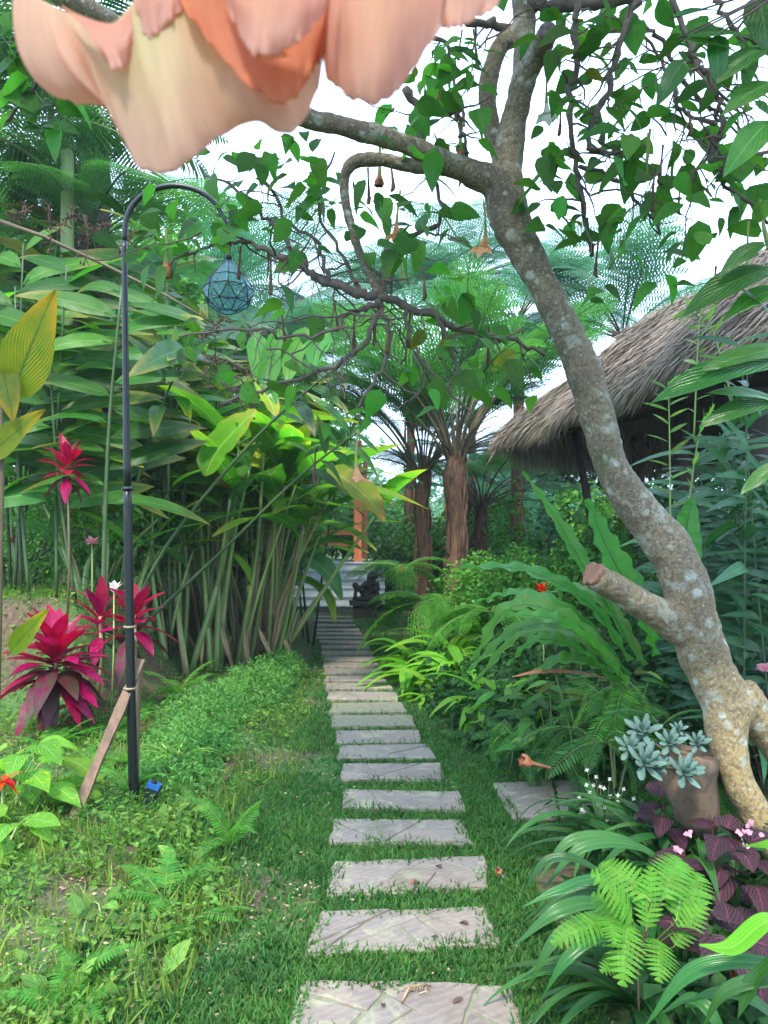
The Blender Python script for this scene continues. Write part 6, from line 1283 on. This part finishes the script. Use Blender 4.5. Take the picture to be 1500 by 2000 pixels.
th = thing('overhanging_branch', 'broad leaves crossing the top right corner under the white sky', 'branch', P(1560, -40, 2.5)); mb = MB()
for (a, b, wd) in (((1320, 75), (1450, 40), 1.1), ((1325, 80), (1420, 70), 1.0), ((1300, 40), (1390, 0), .8), ((1500, 90), (1420, 120), 1.3), ((1520, 160), (1440, 175), 1.3), ((1480, -20), (1500, 70), 1.3), ((1510, 230), (1440, 290), 1.1), ((1340, 110), (1300, 170), .9), ((1400, 60), (1405, 130), .9)):
    pa, pb = P(a[0], a[1], 2.6), P(b[0], b[1], 2.55); L = (pb-pa).length*1.1; link('leaf', random.choice(BB), th, frm(pa, pb-pa, Vector((random.uniform(-.3, .3), -.7, .6)), (L*wd, L, L))); tube(mb, [P(1560, -40, 2.5), pa], [.006, .002], 5)
link('stem', mb.mesh('stem', M_['twig']), th)

# ---- palms at the upper left
PF = [frond_mesh('frond', [M_['shrubdark'], M_['stem']], 2.4, 30, .62, path=arch(14, 2.4, .3, 1.3+.3*k), tooth=0, stipe=.15, rr=.02, tilt=.5, taper='long', pdroop=.35, seed=k) for k in range(2)]
def palm(label, px, d, pytop, r0, n, s, mt, seed, pale=0):
    r = random.Random(seed); b = Q(px, d); t_ = P(px, pytop, d); th = thing('palm_tree', label, 'palm', b)
    mb = MB(); tube(mb, [b.lerp(t_, i/8) for i in range(9)], [r0*(1+.12*(i % 2)) for i in range(9)], 12, jit=.03); link('trunk', mb.mesh('trunk', M_[mt]), th)
    for i in range(n): a = 2.4*i; link('frond', PF[i % 2], th, Matrix.Translation(t_) @ Matrix.Rotation(a, 4, 'Z') @ Matrix.Rotation(r.uniform(-.2, .9), 4, 'X') @ Matrix.Scale(s, 4))
palm('palm with a smooth pale green trunk at the upper left', 132, 9.5, 90, .075, 10, .8, 'stem', 1); palm('dark trunked palm behind the pale green one', 185, 11, 250, .20, 16, .9, 'post', 2); palm('palm leaning out of the left picture edge', -30, 9, 260, .12, 14, .9, 'post', 3)
# withered fern ribs and the dry reddish stem
th = thing('withered_fern_fronds', 'blackened curled fern fronds hanging before the light green fern', 'dead fronds', P(60, 440, 6)); mb = MB()
tube(mb, [P(-20, 425, 6), P(80, 460, 6), P(200, 515, 6), P(330, 580, 6), P(430, 640, 6)], [.018, .016, .014, .010, .006], 7); link('stem', mb.mesh('stem', M_['stipe']), th)
for (x0, y0, x1, y1) in ((95, 400, 98, 500), (165, 420, 165, 520), (20, 430, 60, 405), (160, 470, 215, 430), (120, 440, 150, 410), (230, 500, 260, 450), (395, 650, 405, 760), (420, 690, 430, 740), (440, 730, 470, 790), (470, 740, 500, 800), (440, 700, 515, 760), (400, 660, 440, 620)):
    mb = MB(); a, b = P(x0, y0, 6), P(x1, y1, 6); tube(mb, [a, a.lerp(b, .5)+U3(.02), b], [.006, .004, .002], 5, False)
    for k in range(22):
        q = a.lerp(b, k/22); d1 = U3(.6); q2 = q+d1.normalized()*.06; tube(mb, [q, q2, q2+U3(.02)], [.004, .006, .003], 4, False)
    link('frond', mb.mesh('frond', M_['dead']), th)

# ---- shrubs and trees behind
def tree(label, px, d, h, blobs, n, ls, mat, r0=.09, nm='background_tree', cat='tree', trunk=True, group=None):
    b = Q(px, d); th = thing(nm, label, cat, b, group)
    B = [((b.x+c[0], b.y+c[1], b.z+c[2]), c[3]) for c in blobs]
    if trunk:
        mb = MB(); tube(mb, [b-Vector((0, 0, .3)), b+Vector((.1, 0, h*.35)), b+Vector((-.05, 0, h*.8))], [r0, r0*.8, r0*.3], 8)
        for c, rr in B[:6]: c = Vector(c); tube(mb, [b+Vector((0, 0, h*.35)), (b+c)/2+Vector((0, 0, h*.2)), c], [r0*.45, r0*.3, r0*.12], 5)
        link('trunk', mb.mesh('trunk', M_['twig']), th)
    link('crown', leaf_cloud('crown', M_[mat], B, n, ls), th); return th
def blobs(w_, h_, n, z0, seed, dd=1.0):
    r = random.Random(seed); return [(r.uniform(-w_, w_), r.uniform(-dd, dd), z0+r.random()*h_, (w_*r.uniform(.3, .6), dd*r.uniform(.5, .9), max(.5, h_*r.uniform(.14, .28)))) for _ in range(n)]
T_ = [ # px, d, height, half width, z0, n, leaf size, mat, label
 (40, 17, 6.5, 2.4, .5, 9000, .17, 'shrublight', 'dense tree at the back of the far left corner'), (260, 18, 7.2, 2.6, .3, 9000, .18, 'shrublight', 'light green tree behind the ginger stands'), (430, 22, 5.0, 2.6, .0, 8000, .18, 'shrub', 'rounded tree behind the lantern'),
 (150, 26, 12.5, 4.5, 2, 10000, .26, 'shrub', 'tall tree closing the view at the upper left'), (-60, 13, 8.5, 2.2, .5, 8000, .16, 'shrubdark', 'dark tree outside the left edge reaching in'), (520, 27, 4.2, 2.6, 0, 7000, .2, 'shrublight', 'pale tree left of the pavilion'),
 (790, 30, 3.6, 3.0, -.5, 7000, .22, 'shrub', 'broad tree behind the pavilion posts'), (800, 21, 2.4, .9, -.2, 6000, .10, 'shrubdark', 'dark shrub behind the mossy statue'), (905, 19, 2.2, 1.5, -.5, 7000, .11, 'shrub', 'dark shrub behind the tree fern trunks'),
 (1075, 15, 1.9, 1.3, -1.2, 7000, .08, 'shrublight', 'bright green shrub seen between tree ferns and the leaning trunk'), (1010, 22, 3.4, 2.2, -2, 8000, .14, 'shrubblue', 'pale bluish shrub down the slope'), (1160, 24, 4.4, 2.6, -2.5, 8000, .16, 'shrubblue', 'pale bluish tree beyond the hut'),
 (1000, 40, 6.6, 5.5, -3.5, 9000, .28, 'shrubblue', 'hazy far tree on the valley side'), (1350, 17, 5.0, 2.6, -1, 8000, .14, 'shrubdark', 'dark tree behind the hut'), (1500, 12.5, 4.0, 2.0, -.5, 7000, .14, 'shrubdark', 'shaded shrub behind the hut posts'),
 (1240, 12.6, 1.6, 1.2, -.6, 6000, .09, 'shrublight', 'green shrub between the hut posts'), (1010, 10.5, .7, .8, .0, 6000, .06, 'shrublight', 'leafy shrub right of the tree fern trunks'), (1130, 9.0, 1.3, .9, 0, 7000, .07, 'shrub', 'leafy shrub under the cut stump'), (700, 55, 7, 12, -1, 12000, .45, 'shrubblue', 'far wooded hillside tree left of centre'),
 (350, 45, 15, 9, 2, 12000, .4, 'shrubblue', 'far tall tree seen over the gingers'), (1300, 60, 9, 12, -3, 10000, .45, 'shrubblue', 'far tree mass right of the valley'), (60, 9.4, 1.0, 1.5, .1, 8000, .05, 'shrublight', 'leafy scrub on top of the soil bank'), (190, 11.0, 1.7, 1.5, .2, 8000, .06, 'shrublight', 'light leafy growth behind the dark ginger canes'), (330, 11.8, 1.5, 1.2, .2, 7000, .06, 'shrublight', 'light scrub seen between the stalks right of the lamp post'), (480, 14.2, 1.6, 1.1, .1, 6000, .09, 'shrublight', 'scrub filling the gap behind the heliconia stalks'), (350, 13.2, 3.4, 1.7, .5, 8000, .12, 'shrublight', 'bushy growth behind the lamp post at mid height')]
for i, (px, d, h, hw, z0, n, ls, mt, lab) in enumerate(T_):
    near = d < 13.5 and h < 3.5
    tree(lab, px, d, h, blobs(hw, h-z0, 11, max(z0, -2)+.2, i+5, min(2.5, hw*.6)), n, ls, mt, nm='background_shrub' if h < 4.5 else 'background_tree', cat='shrub' if h < 4.5 else 'tree', r0=.03 if near else .12)

# ---- fallen blossoms and scraps
def scrap(label, px, py, me, s, rot, nm='fallen_flower', cat='fallen flower', d=None, lift=.015):
    c = gp(px, py, .03) if d is None else P(px, py, d)
    th = thing(nm, label, cat, c); link('wilted_petals' if 'flower' in nm else 'scrap', me, th, Matrix.Translation(c+Vector((0, 0, lift))) @ Matrix.Rotation(rot[2], 4, 'Z') @ Matrix.Rotation(rot[0], 4, 'X') @ Matrix.Scale(s, 4))
wilt = trumpet('wilt', .10, .010, .9, False, [M_['deadorange'], M_['white_flower']], 8)
scrap('fallen orange and white flower on the lawn beside the third stone', 985, 1735, wilt, 1.0, (2.2, 0, 2.6), lift=.05)
scrap('small curled brown blossom on the third stepping stone', 818, 1730, trumpet('curl', .03, .014, 1, False, [M_['deadorange'], M_['dead']], 9), 1.0, (1.2, 0, 1))
scrap('withered trumpet flower held out above the half hidden flagstone', 1072, 1505, trumpet('wilt', .16, .014, 1.1, False, [M_['deadorange'], M_['deadorange']], 10), 1.1, (1.9, 0, 2.1), d=3.6)
dl = leaf_mesh('scrap', M_['dead'], 1, .4, 'lance', 5, .3, .5, .05)
for (px, py, s, a, lab) in ((857, 1832, .035, 1.2, 'black curled leaf scrap on the second stone'), (915, 1808, .06, .7, 'thin brown pod on the second stone'), (862, 1696, .06, .4, 'brown twig scrap across the third stone'), (905, 1952, .05, 2, 'small dark scrap on the nearest stone'), (748, 1970, .04, 0, 'tiny scrap near the front of the nearest stone')):
    c = gp(px, py, .036); th = thing('leaf_scrap', lab, 'leaf scrap', c); link('curled_leaf', dl, th, Matrix.Translation(c+Vector((0, 0, .006))) @ Matrix.Rotation(a, 4, 'Z') @ Matrix.Scale(s, 4))
th = thing('dried_stalk', 'pale dried flower stalk lying on the nearest stepping stone', 'dried stalk', gp(800, 1945, .036)); mb = MB()
tube(mb, [gp(785, 1962, .03)+Vector((0, 0, .012)), gp(800, 1935, .03)+Vector((0, 0, .014)), gp(842, 1930, .03)+Vector((0, 0, .012))], [.005, .006, .003], 6)
for k in range(26): a = gp(790+k*2, 1938+random.uniform(-5, 5), .03)+Vector((0, 0, .012)); tube(mb, [a, a+U3(.01)], [.002, .0015], 4, False)
link('stalk', mb.mesh('stalk', M_['litter']), th)

# ---- still air between camera and valley
m = bpy.data.materials.new('haze_air'); m.use_nodes = True; t = m.node_tree; t.nodes.clear(); o = t.nodes.new('ShaderNodeOutputMaterial'); v = t.nodes.new('ShaderNodeVolumePrincipled')
v.inputs['Color'].default_value = (.80, .90, 1, 1); v.inputs['Density'].default_value = .0014; v.inputs['Anisotropy'].default_value = .3; t.links.new(v.outputs[0], o.inputs['Volume'])
HAZE = True
if HAZE:
    mb = MB(); box(mb, (0, 180, 13), (640, 500, 40)); link('haze', mesh('haze', mb.V, mb.F, m, smooth=False), None, None, kind='stuff', label='thin humid air fading the far trees', category='haze')
